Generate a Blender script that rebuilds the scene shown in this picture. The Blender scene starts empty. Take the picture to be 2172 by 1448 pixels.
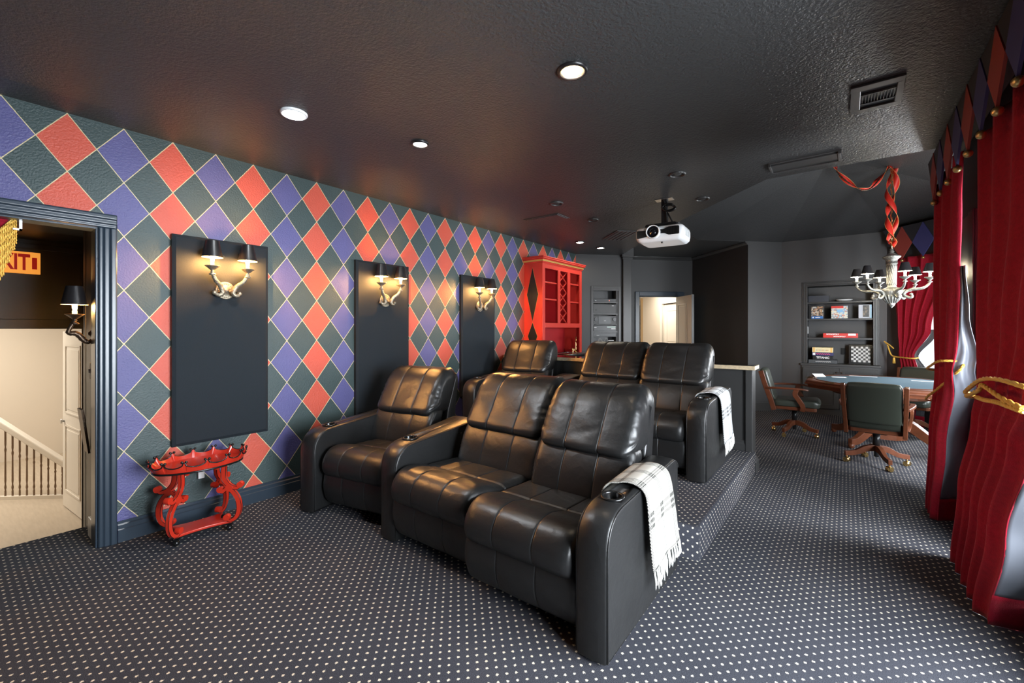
import bpy, bmesh, math, random
from mathutils import Vector, Matrix, noise
random.seed(7)
PI = math.pi
S = bpy.context.scene
COL = S.collection

# ------------------------------------------------------------------ camera
CAM_H = 1.405
FPX, IW, IH = 925.0, 2172.0, 1448.0
YAW = math.atan((1795.0 - IW / 2) / FPX)
cd = bpy.data.cameras.new('camera'); cam = bpy.data.objects.new('camera', cd); COL.objects.link(cam)
cam.location = (0, 0, CAM_H); cam.rotation_euler = (PI / 2, 0, YAW)
cd.sensor_fit = 'HORIZONTAL'; cd.sensor_width = 36.0; cd.lens = FPX / IW * 36.0
cd.shift_y = -26.0 / IW; cd.clip_start = 0.03; cd.clip_end = 100
S.camera = cam

# ------------------------------------------------------------------ world, exposure
wd = bpy.data.worlds.new('sky'); S.world = wd; wd.use_nodes = True
bg = wd.node_tree.nodes['Background']; bg.inputs[0].default_value = (0.80, 0.90, 1.0, 1); bg.inputs[1].default_value = 1.6
S.view_settings.view_transform = 'Standard'; S.view_settings.look = 'None'
S.view_settings.gamma = 1.0; S.view_settings.exposure = 0.0; S.view_settings.use_curve_mapping = False
try:
    S.cycles.max_bounces = 7; S.cycles.diffuse_bounces = 4; S.cycles.glossy_bounces = 4
    S.cycles.transparent_max_bounces = 8; S.cycles.caustics_reflective = False; S.cycles.caustics_refractive = False
    S.cycles.sample_clamp_indirect = 4.0
except Exception: pass

# ------------------------------------------------------------------ daylight through the windows (an area light outside each opening), then two added hall fills
def area(name, loc, direction, sx, sy, power, color):
    l = bpy.data.lights.new(name, 'AREA'); l.shape = 'RECTANGLE'; l.size = sx; l.size_y = sy
    l.energy = power; l.color = color
    o = bpy.data.objects.new(name, l); COL.objects.link(o)
    o.location = loc; o.rotation_euler = Vector(direction).to_track_quat('-Z', 'Y').to_euler()
    return o
DAY = (0.90, 0.95, 1.0)
area('daylight_1', (1.90, 1.45, 1.35), (-1, 0, -.05), 2.3, 2.0, 560, (0.86, 0.93, 1.0))
area('daylight_2', (1.90, 3.25, 1.35), (-1, 0, -.05), 1.1, 2.0, 430, DAY)
area('daylight_3', (1.90, 9.05, 1.45), (-1, -1, 0), 1.3, 1.7, 300, DAY)
area('daylight_4', (2.60, 6.68, 1.40), (-1, 0, 0), 1.6, 1.9, 190, DAY)
area('daylight_5', (1.75, 4.65, 1.30), (-.6, 1, 0), 0.8, 1.9, 230, DAY)
area('stair_hall_fill', (-8.4, -0.4, 2.1), (0, 0, -1), 1.2, 1.2, 130, (1.0, 0.90, 0.76))  # added fill light without a fixture, brightens the stair hall
area('corridor_fill', (-4.0, 10.6, 2.5), (0, 0, -1), 0.8, 0.8, 50, (1.0, 0.90, 0.76))  # unseen area light added above the door head to light the corridor

# ------------------------------------------------------------------ materials
def lin(c):
    return tuple(((v / 255.0) / 12.92 if v / 255.0 <= 0.04045 else ((v / 255.0 + 0.055) / 1.055) ** 2.4) for v in c)
MATS = {}
class NT:
    def __init__(s, m): s.t = m.node_tree; s.n = s.t.nodes; s.l = s.t.links; s.bsdf = s.n['Principled BSDF']
    def add(s, kind, **kw):
        n = s.n.new(kind)
        for k, v in kw.items():
            if k == 'ins':
                for i, x in v.items(): s.put(n, i, x)
            else: setattr(n, k, v)
        return n
    def put(s, n, i, x):
        if isinstance(x, bpy.types.NodeSocket): s.l.new(x, n.inputs[i])
        elif isinstance(x, (tuple, list)) and len(x) == 3 and n.inputs[i].type == 'RGBA': n.inputs[i].default_value = (*x, 1)
        else: n.inputs[i].default_value = x
    def math(s, op, a, b=None, c=None):
        n = s.add('ShaderNodeMath', operation=op); s.put(n, 0, a)
        if b is not None: s.put(n, 1, b)
        if c is not None: s.put(n, 2, c)
        return n.outputs[0]
    def mix(s, f, a, b):
        n = s.add('ShaderNodeMix', data_type='RGBA'); s.put(n, 0, f); s.put(n, 6, a); s.put(n, 7, b); return n.outputs[2]
    def noise(s, scale, detail=2, vec=None, rough=0.5):
        n = s.add('ShaderNodeTexNoise', ins={'Scale': scale, 'Detail': detail, 'Roughness': rough})
        if vec is None:
            vec = s.add('ShaderNodeTexCoord').outputs['Object']
        s.l.new(vec, n.inputs['Vector']); return n.outputs['Fac']
    def bump(s, h, strength, dist=0.01):
        b = s.add('ShaderNodeBump', ins={'Strength': strength, 'Distance': dist}); s.l.new(h, b.inputs['Height'])
        s.l.new(b.outputs[0], s.bsdf.inputs['Normal'])
    def color(s, sock): s.put(s.bsdf, 'Base Color', sock)
def mat(name, col, rough=0.6, metal=0.0, spec=0.5, bump=None, var=None, emit=None, coat=0, sheen=0):
    if name in MATS: return MATS[name]
    m = bpy.data.materials.new(name); m.use_nodes = True; t = NT(m); b = t.bsdf
    b.inputs['Base Color'].default_value = (*col, 1); b.inputs['Roughness'].default_value = rough
    b.inputs['Metallic'].default_value = metal; b.inputs['Specular IOR Level'].default_value = spec
    if coat: b.inputs['Coat Weight'].default_value = coat; b.inputs['Coat Roughness'].default_value = 0.12
    if sheen: b.inputs['Sheen Weight'].default_value = sheen
    if bump: t.bump(t.noise(bump[0], 3), bump[1], bump[2] if len(bump) > 2 else 0.01)
    if var:
        f = t.noise(var[0], 3); t.color(t.mix(f, tuple(c * (1 - var[1]) for c in col), tuple(min(1, c * (1 + var[1])) for c in col)))
    if emit: b.inputs['Emission Color'].default_value = (*emit[0], 1); b.inputs['Emission Strength'].default_value = emit[1]
    MATS[name] = m; return m

CHAR = (0.040, 0.040, 0.041)
M_ceil = mat('charcoal_ceiling', (0.040, 0.041, 0.042), 0.38, bump=(75, 0.55, 0.012))
M_wall = mat('charcoal_wall', CHAR, 0.5, bump=(150, 0.30, 0.004))
M_ctrim = mat('charcoal_trim', (0.045, 0.045, 0.045), 0.32)
M_navy = mat('blue_black_trim', (0.028, 0.042, 0.060), 0.28)
M_black = mat('black_paint', (0.010, 0.010, 0.011), 0.4)
M_cream = mat('cream_wall', (0.66, 0.60, 0.52), 0.7)
M_white = mat('white_door_paint', (0.78, 0.74, 0.67), 0.4)
M_panel = mat('black_acoustic_cloth', (0.016, 0.021, 0.026), 0.85, spec=0.2, bump=(420, 0.35, 0.003))
M_paneledge = mat('black_panel_edge', (0.008, 0.008, 0.009), 0.45)
M_leather = mat('black_leather', (0.0125, 0.0128, 0.0132), 0.36, spec=0.62, bump=(240, 0.16, 0.003), var=(5, 0.3))
def leather_crumple():
    t = NT(M_leather); co = t.add('ShaderNodeTexCoord').outputs['Object']
    big = t.noise(10, 3, co, 0.5); fine = t.noise(240, 3, co)
    h = t.math('ADD', t.math('MULTIPLY', t.math('ABSOLUTE', t.math('SUBTRACT', big, 0.5)), -1.0), t.math('MULTIPLY', fine, 0.06)); t.bump(h, 0.28, 0.016)
leather_crumple()
M_seam = mat('seam_thread', (0.055, 0.052, 0.05), 0.5)
M_plastic = mat('black_plastic', (0.008, 0.008, 0.008), 0.22)
M_red = mat('red_lacquer', (0.53, 0.028, 0.012), 0.30, coat=0.4, var=(3, 0.12))
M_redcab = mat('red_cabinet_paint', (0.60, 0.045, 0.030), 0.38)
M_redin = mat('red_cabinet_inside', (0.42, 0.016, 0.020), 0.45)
M_gold = mat('gold_paint', (0.72, 0.42, 0.12), 0.4, 0.3)
M_brass = mat('brass', (0.82, 0.56, 0.22), 0.22, 1.0)
M_pewter = mat('pewter', (0.24, 0.24, 0.22), 0.42, 0.75, bump=(90, 0.6, 0.006), var=(45, 0.5))
M_bronze = mat('antique_bronze', (0.36, 0.31, 0.23), 0.42, 0.75, bump=(110, 0.7, 0.006), var=(60, 0.5))
M_dkbronze = mat('dark_bronze', (0.09, 0.06, 0.04), 0.35, 0.8, bump=(90, 0.5, 0.005))
M_shade = mat('black_lamp_shade', (0.012, 0.011, 0.012), 0.32)
M_shadein = mat('gold_shade_lining', (0.88, 0.60, 0.24), 0.8)
M_bulbw = mat('warm_bulb', (1, .85, .6), 0.5, emit=((1.0, 0.47, 0.13), 1900.0))
M_candlew = mat('candle_sleeve_glow', (0.95, 0.80, 0.55), 0.5, emit=((1.0, 0.56, 0.20), 8))  # sleeve is no lamp: its emission imitates the glow of the bulb
M_bulbc = mat('chandelier_bulb', (1, .9, .75), 0.5, emit=((1.0, 0.84, 0.58), 280.0))
M_candlec = mat('chandelier_candle_glow', (0.95, 0.9, 0.75), 0.5, emit=((1.0, 0.84, 0.55), 7))  # emission put into the candle stands in for bulb light falling on it
M_shadewht = mat('pale_shade_lining', (0.9, 0.85, 0.7), 0.5)
M_wood = mat('mahogany', (0.095, 0.030, 0.014), 0.34, spec=0.25, var=(14, 0.45))
M_green = mat('green_black_leather', (0.030, 0.036, 0.028), 0.36, bump=(260, 0.12, 0.003))
M_felt = mat('blue_felt', (0.085, 0.130, 0.160), 1.0, spec=0.05)
M_velvet = mat('crimson_velvet', (0.29, 0.005, 0.019), 0.8, spec=0.2, sheen=0.06, bump=(220, 0.5, 0.004), var=(55, 0.35))
M_lining = mat('grey_lining', (0.13, 0.14, 0.165), 0.45)
M_rope = mat('gold_rope', (0.75, 0.45, 0.08), 0.45, 0.25, bump=(140, 0.6, 0.004))
M_vdark = mat('valance_dark', (0.022, 0.024, 0.030), 0.55)
M_vred = mat('valance_red', (0.27, 0.045, 0.035), 0.55)
M_vblue = mat('valance_blue', (0.045, 0.050, 0.17), 0.55)
M_ball = mat('antique_gold_ball', (0.62, 0.45, 0.18), 0.3, 0.9)
M_projw = mat('white_plastic', (0.82, 0.83, 0.84), 0.35)
M_glassblk = mat('lens_glass', (0.006, 0.006, 0.008), 0.05)
M_steel = mat('brushed_steel', (0.60, 0.60, 0.60), 0.35, 1.0)
M_ribbon = mat('red_ribbon', (0.50, 0.018, 0.010), 0.5)
M_stone = mat('stone_counter_edge', (0.62, 0.50, 0.33), 0.4, bump=(60, 0.4, 0.004), var=(40, 0.35))
M_blackstone = mat('black_stone', (0.012, 0.012, 0.013), 0.08)
M_silver = mat('silver_faceplate', (0.055, 0.055, 0.055), 0.45, 0.2)
M_device = mat('device_black', (0.012, 0.012, 0.013), 0.3)
M_paper = mat('paper_white', (0.80, 0.80, 0.80), 0.6)
M_exit = mat('exit_amber', (0.90, 0.42, 0.07), 0.5, emit=((1.0, 0.36, 0.05), 0.8))
M_exitred = mat('exit_red', (0.45, 0.012, 0.006), 0.5, emit=((0.6, 0.01, 0.005), 0.35))
M_baluster = mat('baluster_taupe', (0.22, 0.15, 0.10), 0.5)
M_woodfloor0 = None
def lens_mat(name, c, s): return mat(name, (1, 1, 1), 0.4, emit=(c, s))

def m_harlequin():
    m = bpy.data.materials.new('harlequin_wall_paint'); m.use_nodes = True; t = NT(m)
    pos = t.add('ShaderNodeNewGeometry').outputs['Position']
    sep = t.add('ShaderNodeSeparateXYZ'); t.l.new(pos, sep.inputs[0])
    wob = t.noise(30, 1); wob = t.math('MULTIPLY', t.math('SUBTRACT', wob, 0.5), 0.012)
    p = t.math('ADD', t.math('DIVIDE', t.math('SUBTRACT', sep.outputs[1], 0.467), 0.2665), wob)
    q = t.math('DIVIDE', t.math('SUBTRACT', 2.738, sep.outputs[2]), 0.358)
    A = t.math('ADD', p, q); B = t.math('SUBTRACT', p, q)
    s = t.math('ADD', t.math('FLOOR', A), t.math('FLOOR', B))
    m4 = t.math('FLOORED_MODULO', t.math('ADD', s, 0.01), 4.0)
    odd = t.math('GREATER_THAN', t.math('FLOORED_MODULO', t.math('ADD', s, 0.01), 2.0), 0.5)
    isred = t.math('GREATER_THAN', m4, 2.0)
    nz = t.noise(4, 2)
    red = t.mix(nz, (0.49, 0.068, 0.038), (0.59, 0.090, 0.050)); blue = t.mix(nz, (0.070, 0.070, 0.20), (0.105, 0.098, 0.26))
    grn = t.mix(nz, (0.026, 0.048, 0.050), (0.044, 0.068, 0.066))
    c = t.mix(odd, grn, t.mix(isred, blue, red))
    da = t.math('ABSOLUTE', t.math('SUBTRACT', A, t.math('ROUND', A))); db = t.math('ABSOLUTE', t.math('SUBTRACT', B, t.math('ROUND', B)))
    line = t.math('LESS_THAN', t.math('MINIMUM', da, db), t.math('ADD', 0.006, t.math('MULTIPLY', t.noise(60, 2), 0.010)))
    t.color(t.mix(line, c, (0.62, 0.52, 0.30)))
    t.bsdf.inputs['Roughness'].default_value = 0.5
    t.bump(t.noise(85, 3), 0.6, 0.007); return m
M_harl = m_harlequin()

def m_carpet():
    m = bpy.data.materials.new('dotted_carpet'); m.use_nodes = True; t = NT(m)
    uv = t.add('ShaderNodeUVMap').outputs[0]
    jit = t.add('ShaderNodeTexNoise', ins={'Scale': 260.0, 'Detail': 2.0}); t.l.new(uv, jit.inputs['Vector'])
    sep = t.add('ShaderNodeSeparateXYZ'); t.l.new(uv, sep.inputs[0])
    a = t.math('DIVIDE', sep.outputs[0], 0.0550); b = t.math('DIVIDE', sep.outputs[1], 0.0560)
    def lat(off):
        x = t.math('SUBTRACT', t.math('FRACT', t.math('ADD', a, off)), 0.5); y = t.math('SUBTRACT', t.math('FRACT', t.math('ADD', b, off)), 0.5)
        return t.math('SQRT', t.math('ADD', t.math('MULTIPLY', x, x), t.math('MULTIPLY', y, y)))
    d = t.math('MINIMUM', lat(0.0), lat(0.5))
    d = t.math('ADD', d, t.math('MULTIPLY', t.math('SUBTRACT', jit.outputs['Fac'], 0.5), 0.24))
    dot = t.math('SUBTRACT', 1.0, t.add('ShaderNodeMapRange', ins={0: d, 1: 0.085, 2: 0.118}).outputs[0])
    n1 = t.add('ShaderNodeMapRange', ins={0: t.noise(380, 3, uv, 0.7), 1: 0.36, 2: 0.66}).outputs[0]; n2 = t.noise(3, 2, uv)
    base = t.mix(n1, (0.003, 0.0038, 0.0070), (0.125, 0.130, 0.155)); base = t.mix(t.math('MULTIPLY', n2, 0.5), base, (0.026, 0.027, 0.040))
    t.color(t.mix(dot, base, (0.88, 0.80, 0.64)))
    t.bsdf.inputs['Roughness'].default_value = 0.95; t.bsdf.inputs['Specular IOR Level'].default_value = 0.15
    t.bump(n1, 0.7, 0.006); return m
M_carpet = m_carpet()

def m_plaid(name, base):
    m = bpy.data.materials.new(name); m.use_nodes = True; t = NT(m)
    uv = t.add('ShaderNodeUVMap').outputs[0]; sep = t.add('ShaderNodeSeparateXYZ'); t.l.new(uv, sep.inputs[0])
    def band(x, per, offs, w):
        out = None
        for o in offs:
            f = t.math('ABSOLUTE', t.math('SUBTRACT', t.math('FRACT', t.math('DIVIDE', t.math('SUBTRACT', x, o - per / 2), per)), 0.5))
            g = t.math('LESS_THAN', f, w / per / 2); out = g if out is None else t.math('MAXIMUM', out, g)
        return out
    X, Y = sep.outputs[0], sep.outputs[1]
    v = band(X, 0.135, (0.030, 0.044, 0.058), 0.0085); h = band(Y, 0.150, (0.05, 0.064, 0.078), 0.0085)
    wv = t.math('LESS_THAN', t.math('FRACT', t.math('MULTIPLY', t.math('ADD', X, Y), 170.0)), 0.62)
    v2 = t.math('MULTIPLY', v, wv); h2 = t.math('MULTIPLY', h, wv)
    edge = t.math('MULTIPLY', t.math('LESS_THAN', X, 0.022), t.math('LESS_THAN', t.math('FRACT', t.math('MULTIPLY', t.math('SUBTRACT', Y, X), 110.0)), 0.5))
    c = t.mix(t.math('MULTIPLY', h2, 0.95), base, (0.04, 0.04, 0.04)); c = t.mix(t.math('MULTIPLY', v2, 0.97), c, (0.015, 0.03, 0.03))
    c = t.mix(t.math('MULTIPLY', v, h), c, (0.012, 0.012, 0.012)); c = t.mix(edge, c, (0.03, 0.03, 0.03))
    t.color(c); t.bsdf.inputs['Roughness'].default_value = 0.9; t.bump(t.noise(700, 2, uv), 0.4, 0.003); return m
M_plaid1 = m_plaid('cream_plaid_wool', (0.42, 0.395, 0.35)); M_plaid2 = m_plaid('white_plaid_wool', (0.50, 0.51, 0.52))

def m_planks():
    m = bpy.data.materials.new('pale_wood_floor'); m.use_nodes = True; t = NT(m)
    co = t.add('ShaderNodeTexCoord').outputs['Object']; mp = t.add('ShaderNodeMapping'); mp.inputs['Scale'].default_value = (3, 22, 1); t.l.new(co, mp.inputs[0])
    n = t.noise(2.0, 4, mp.outputs[0]); t.color(t.mix(n, (0.36, 0.30, 0.23), (0.52, 0.45, 0.36))); t.bsdf.inputs['Roughness'].default_value = 0.45; return m
M_planks = m_planks()

def m_checker():
    m = bpy.data.materials.new('checkerboard'); m.use_nodes = True; t = NT(m)
    uv = t.add('ShaderNodeUVMap').outputs[0]; c = t.add('ShaderNodeTexChecker', ins={'Scale': 8.0}); t.l.new(uv, c.inputs['Vector'])
    c.inputs['Color1'].default_value = (0.62, 0.62, 0.62, 1); c.inputs['Color2'].default_value = (0.006, 0.006, 0.006, 1)
    t.l.new(c.outputs[0], t.bsdf.inputs['Base Color']); t.bsdf.inputs['Roughness'].default_value = 0.35; return m
M_check = m_checker()

def m_cover(name, cols, scale):
    m = bpy.data.materials.new(name); m.use_nodes = True; t = NT(m)
    co = t.add('ShaderNodeTexCoord').outputs['Object']
    v = t.add('ShaderNodeTexVoronoi', ins={'Scale': scale}); t.l.new(co, v.inputs['Vector'])
    sp = t.add('ShaderNodeSeparateColor'); t.l.new(v.outputs['Color'], sp.inputs[0])
    r = t.add('ShaderNodeValToRGB'); t.l.new(sp.outputs[0], r.inputs[0]); r.color_ramp.interpolation = 'CONSTANT'
    el = r.color_ramp.elements
    while len(el) < len(cols): el.new(0.5)
    for i, c in enumerate(cols): el[i].position = i / len(cols); el[i].color = (*c, 1)
    t.l.new(r.outputs[0], t.bsdf.inputs['Base Color']); t.bsdf.inputs['Roughness'].default_value = 0.35; return m
def m_glass():
    m = bpy.data.materials.new('window_glass'); m.use_nodes = True; t = NT(m)
    tr = t.add('ShaderNodeBsdfTransparent'); gl = t.add('ShaderNodeBsdfGlossy'); gl.inputs['Roughness'].default_value = 0.02
    mx = t.add('ShaderNodeMixShader'); mx.inputs[0].default_value = 0.08
    t.l.new(tr.outputs[0], mx.inputs[1]); t.l.new(gl.outputs[0], mx.inputs[2]); t.l.new(mx.outputs[0], t.n['Material Output'].inputs[0]); return m
M_glass = m_glass()

# ------------------------------------------------------------------ mesh helpers
class MB:
    def __init__(s): s.v = []; s.f = []; s.uv = []; s.sm = []
    def add(s, vs, fs, smooth=False, M=None, uvs=None):
        o = len(s.v)
        s.v += [tuple(M @ Vector(p)) if M else tuple(p) for p in vs]
        for k, f in enumerate(fs):
            s.f.append([i + o for i in f]); s.sm.append(smooth)
            s.uv.append([uvs[i] for i in f] if uvs else None)
        return s
    def box(s, x0, x1, y0, y1, z0, z1, M=None):
        v = [(x, y, z) for z in (z0, z1) for y in (y0, y1) for x in (x0, x1)]
        return s.add(v, [(0, 2, 3, 1), (4, 5, 7, 6), (0, 1, 5, 4), (2, 6, 7, 3), (0, 4, 6, 2), (1, 3, 7, 5)], False, M)
    def cbox(s, c, d, M=None): return s.box(c[0] - d[0] / 2, c[0] + d[0] / 2, c[1] - d[1] / 2, c[1] + d[1] / 2, c[2] - d[2] / 2, c[2] + d[2] / 2, M)
    def prism(s, poly, axis, a, b, M=None, smooth=False):
        n = len(poly)
        def P(p, k): return {'x': (k, p[0], p[1]), 'y': (p[0], k, p[1]), 'z': (p[0], p[1], k)}[axis]
        v = [P(p, a) for p in poly] + [P(p, b) for p in poly]
        s.add(v, [tuple(range(n)), tuple(range(2 * n - 1, n - 1, -1))], False, M)
        return s.add(v, [(i, (i + 1) % n, n + (i + 1) % n, n + i) for i in range(n)], smooth, M)
    def grid(s, fn, nu, nv, cu=False, cv=False, smooth=True, M=None, uvf=None, flip=False):
        v = []; uvs = []
        for i in range(nu):
            for j in range(nv):
                a = i / (nu if cu else nu - 1); b = j / (nv if cv else nv - 1)
                v.append(fn(a, b)); uvs.append(uvf(a, b) if uvf else (a, b))
        f = []
        for i in range(nu if cu else nu - 1):
            for j in range(nv if cv else nv - 1):
                q = (i * nv + j, ((i + 1) % nu) * nv + j, ((i + 1) % nu) * nv + (j + 1) % nv, i * nv + (j + 1) % nv)
                f.append(q[::-1] if flip else q)
        return s.add(v, f, smooth, M, uvs)
    def lathe(s, prof, n=20, c=(0, 0, 0), M=None, smooth=True):
        v = []; f = []
        m = len(prof)
        for i in range(n):
            a = 2 * PI * i / n
            for r, z in prof: v.append((c[0] + r * math.cos(a), c[1] + r * math.sin(a), c[2] + z))
        for i in range(n):
            for j in range(m - 1): f.append((i * m + j, ((i + 1) % n) * m + j, ((i + 1) % n) * m + j + 1, i * m + j + 1))
        return s.add(v, f, smooth, M)
    def cyl(s, c, r, z0, z1, n=20, M=None, r2=None):
        r2 = r if r2 is None else r2
        return s.lathe([(0.0001, z0), (r, z0), (r, z0), (r2, z1), (r2, z1), (0.0001, z1)], n, (c[0], c[1], 0), M, False) if n < 7 else s.lathe([(0.0001, z0), (r, z0)], n, (c[0], c[1], 0), M, False).lathe([(r, z0), (r2, z1)], n, (c[0], c[1], 0), M).lathe([(r2, z1), (0.0001, z1)], n, (c[0], c[1], 0), M, False)
    def ball(s, c, r, n=14, sz=1.0, M=None):
        k = max(6, n // 2)
        return s.lathe([(max(1e-4, r * math.sin(PI * j / k)), -r * sz * math.cos(PI * j / k)) for j in range(k + 1)], n, c, M)
    def sweep(s, pts, sec, up=(0, 0, 1), scale=None, smooth=True, closed=False, caps=True, twist=None, M=None):
        P = [Vector(p) for p in pts]; n = len(P); k = len(sec); v = []; f = []
        prev = None
        for i in range(n):
            a = P[(i - 1) % n] if closed or i > 0 else P[i]; b = P[(i + 1) % n] if closed or i < n - 1 else P[i]
            t = (b - a).normalized(); u = Vector(up) if prev is None else prev
            r = u - t * u.dot(t)
            if r.length < 1e-5: r = t.orthogonal()
            r.normalize(); prev = r if up is None or prev is not None or True else None
            sd = t.cross(r)
            sc = scale[i] if scale else 1.0
            tw = twist[i] if twist else 0.0
            for (x, y) in sec:
                x, y = x * math.cos(tw) - y * math.sin(tw), x * math.sin(tw) + y * math.cos(tw)
                v.append(P[i] + sd * x * sc + r * y * sc)
        for i in range(n if closed else n - 1):
            for j in range(k): f.append((i * k + j, i * k + (j + 1) % k, ((i + 1) % n) * k + (j + 1) % k, ((i + 1) % n) * k + j))
        s.add(v, f, smooth, M)
        if caps and not closed: s.add(v, [tuple(range(k))[::-1], tuple(range((n - 1) * k, n * k))], False, M)
        return s
    def tube(s, pts, r, n=8, **kw):
        sec = [(math.cos(2 * PI * j / n), math.sin(2 * PI * j / n)) for j in range(n)]
        sc = list(r) if isinstance(r, (list, tuple)) else [r] * len(pts)
        return s.sweep(pts, sec, scale=sc, **kw)
    def bar(s, pts, w, h, up=(0, 0, 1), **kw):
        return s.sweep(pts, [(-w / 2, -h / 2), (w / 2, -h / 2), (w / 2, h / 2), (-w / 2, h / 2)], up=up, smooth=False, **kw)
def link(o, parent=None):
    COL.objects.link(o)
    if parent is not None: o.parent = parent
    return o
def obj(name, mb, m, parent=None, loc=(0, 0, 0), rz=0.0, bevel=0.0, seg=2, label=None, fix=True, sub=0):
    me = bpy.data.meshes.new(name); me.from_pydata(mb.v, [], mb.f)
    if any(u is not None for u in mb.uv):
        ul = me.uv_layers.new(name='UVMap'); li = 0
        for u, f in zip(mb.uv, mb.f):
            for k in range(len(f)): ul.data[li].uv = u[k] if u else (0, 0); li += 1
    me.polygons.foreach_set('use_smooth', mb.sm)
    if fix:
        bm = bmesh.new(); bm.from_mesh(me)
        bmesh.ops.remove_doubles(bm, verts=bm.verts, dist=1e-5)
        bmesh.ops.recalc_face_normals(bm, faces=bm.faces); bm.to_mesh(me); bm.free()
    me.materials.append(m)
    o = bpy.data.objects.new(name, me); link(o, parent); o.location = loc; o.rotation_euler = (0, 0, rz)
    if bevel:
        b = o.modifiers.new('bevel', 'BEVEL'); b.width = bevel; b.segments = seg; b.limit_method = 'ANGLE'; b.angle_limit = math.radians(40)
        b.harden_normals = False
    if sub:
        q = o.modifiers.new('sub', 'SUBSURF'); q.levels = sub; q.render_levels = sub
    if label: o['label'] = label
    return o
def tag(o, label, cat, group=None, kind=None):
    o['label'] = label; o['category'] = cat
    if group: o['group'] = group
    if kind: o['kind'] = kind
    return o
def thing(name, label, cat, loc=(0, 0, 0), rz=0.0, group=None):
    o = bpy.data.objects.new(name, None); o.empty_display_size = 0.1; link(o); o.location = loc; o.rotation_euler = (0, 0, rz)
    return tag(o, label, cat, group)
def struct(o, label=None):
    o['kind'] = 'structure'
    if label: o['label'] = label
    return o
def sgroup(name, label, loc=(0, 0, 0), rz=0.0):
    o = bpy.data.objects.new(name, None); o.empty_display_size = 0.1; link(o); o.location = loc; o.rotation_euler = (0, 0, rz)
    o['kind'] = 'structure'; o['label'] = label; return o
def dup(root, loc, rz=None, label=None, group=None):
    r = root.copy(); COL.objects.link(r); r.location = loc
    if rz is not None: r.rotation_euler = (0, 0, rz)
    if label: r['label'] = label
    if group: r['group'] = group
    for ch in list(root.children):
        c = ch.copy(); COL.objects.link(c); c.parent = r
        for g in list(ch.children):
            d = g.copy(); COL.objects.link(d); d.parent = c
    return r
def rpoly(pts, rad, seg=6):
    out = []; n = len(pts)
    for i in range(n):
        p = Vector(pts[i]); a = Vector(pts[i - 1]); b = Vector(pts[(i + 1) % n]); r = rad[i] if isinstance(rad, (list, tuple)) else rad
        if r <= 1e-5: out.append(tuple(p)); continue
        da = (a - p); db = (b - p); r_ = min(r, da.length * 0.49, db.length * 0.49)
        A = p + da.normalized() * r_; B = p + db.normalized() * r_
        for k in range(seg + 1):
            t = k / seg; out.append(tuple(A * (1 - t) ** 2 + p * 2 * t * (1 - t) + B * t * t))
    return out
def bez(pts, n=24):
    P = [Vector(p) for p in pts]; out = []; m = len(P)
    for k in range(n + 1):
        t = k / n * (m - 1); i = min(int(t), m - 2); f = t - i
        p0 = P[max(i - 1, 0)]; p1 = P[i]; p2 = P[i + 1]; p3 = P[min(i + 2, m - 1)]
        out.append(0.5 * ((2 * p1) + (-p0 + p2) * f + (2 * p0 - 5 * p1 + 4 * p2 - p3) * f * f + (-p0 + 3 * p1 - 3 * p2 + p3) * f ** 3))
    return out
def text(name, body, size, m, parent, loc, rot, ext=0.001, align='CENTER', sx=1.0, bold=0.0):
    c = bpy.data.curves.new(name, 'FONT'); c.body = body; c.size = size; c.extrude = ext; c.align_x = align; c.align_y = 'CENTER'
    c.offset = bold
    tmp = bpy.data.objects.new('tmp', c); COL.objects.link(tmp); bpy.context.view_layer.update()
    me = bpy.data.meshes.new_from_object(tmp.evaluated_get(bpy.context.evaluated_depsgraph_get())); bpy.data.objects.remove(tmp)
    me.materials.clear(); me.materials.append(m); o = bpy.data.objects.new(name, me); link(o, parent); o.location = loc; o.rotation_euler = rot; o.scale = (sx, 1, 1)
    return o

# ================================================================== the room
XL, XR, YF, ZC, ZB = -3.82, 0.70, -2.6, 2.74, 2.92
def uvz(p): return (p[0], p[1])
def flat(name, polys, m, label):
    mb = MB()
    for poly in polys: mb.add(poly, [tuple(range(len(poly)))], False, None, [uvz(p) for p in poly])
    o = obj(name, mb, m, fix=False); return struct(o, label)
flat('floor', [[(-4.30, -1.2, 0), (XL, -1.2, 0), (XL, 0.62, 0), (-4.30, 0.62, 0)],
               [(XL, YF, 0), (2.2, YF, 0), (2.2, 10.6, 0), (-5.2, 10.6, 0), (-5.2, 6.9, 0), (XL, 6.9, 0)]], M_carpet,
     'dark navy carpet with rows of small cream dots')

def wall(name, p, q, z0, z1, m, label, opens=(), th=0.12, side=1):
    """box wall from p to q (plan), thickness to the left (side=1) or right (-1) of the way p->q"""
    d = Vector((q[0] - p[0], q[1] - p[1])); L = d.length; ang = math.atan2(d.y, d.x)
    mb = MB(); y0, y1 = (0, th) if side > 0 else (-th, 0)
    xs = 0.0
    for (a, b, c, e) in sorted(opens):
        if a > xs: mb.box(xs, a, y0, y1, z0, z1)
        if c > z0: mb.box(a, b, y0, y1, z0, c)
        if e < z1: mb.box(a, b, y0, y1, e, z1)
        xs = b
    if xs < L: mb.box(xs, L, y0, y1, z0, z1)
    return struct(obj(name, mb, m, None, (p[0], p[1], 0), ang), label)

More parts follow.
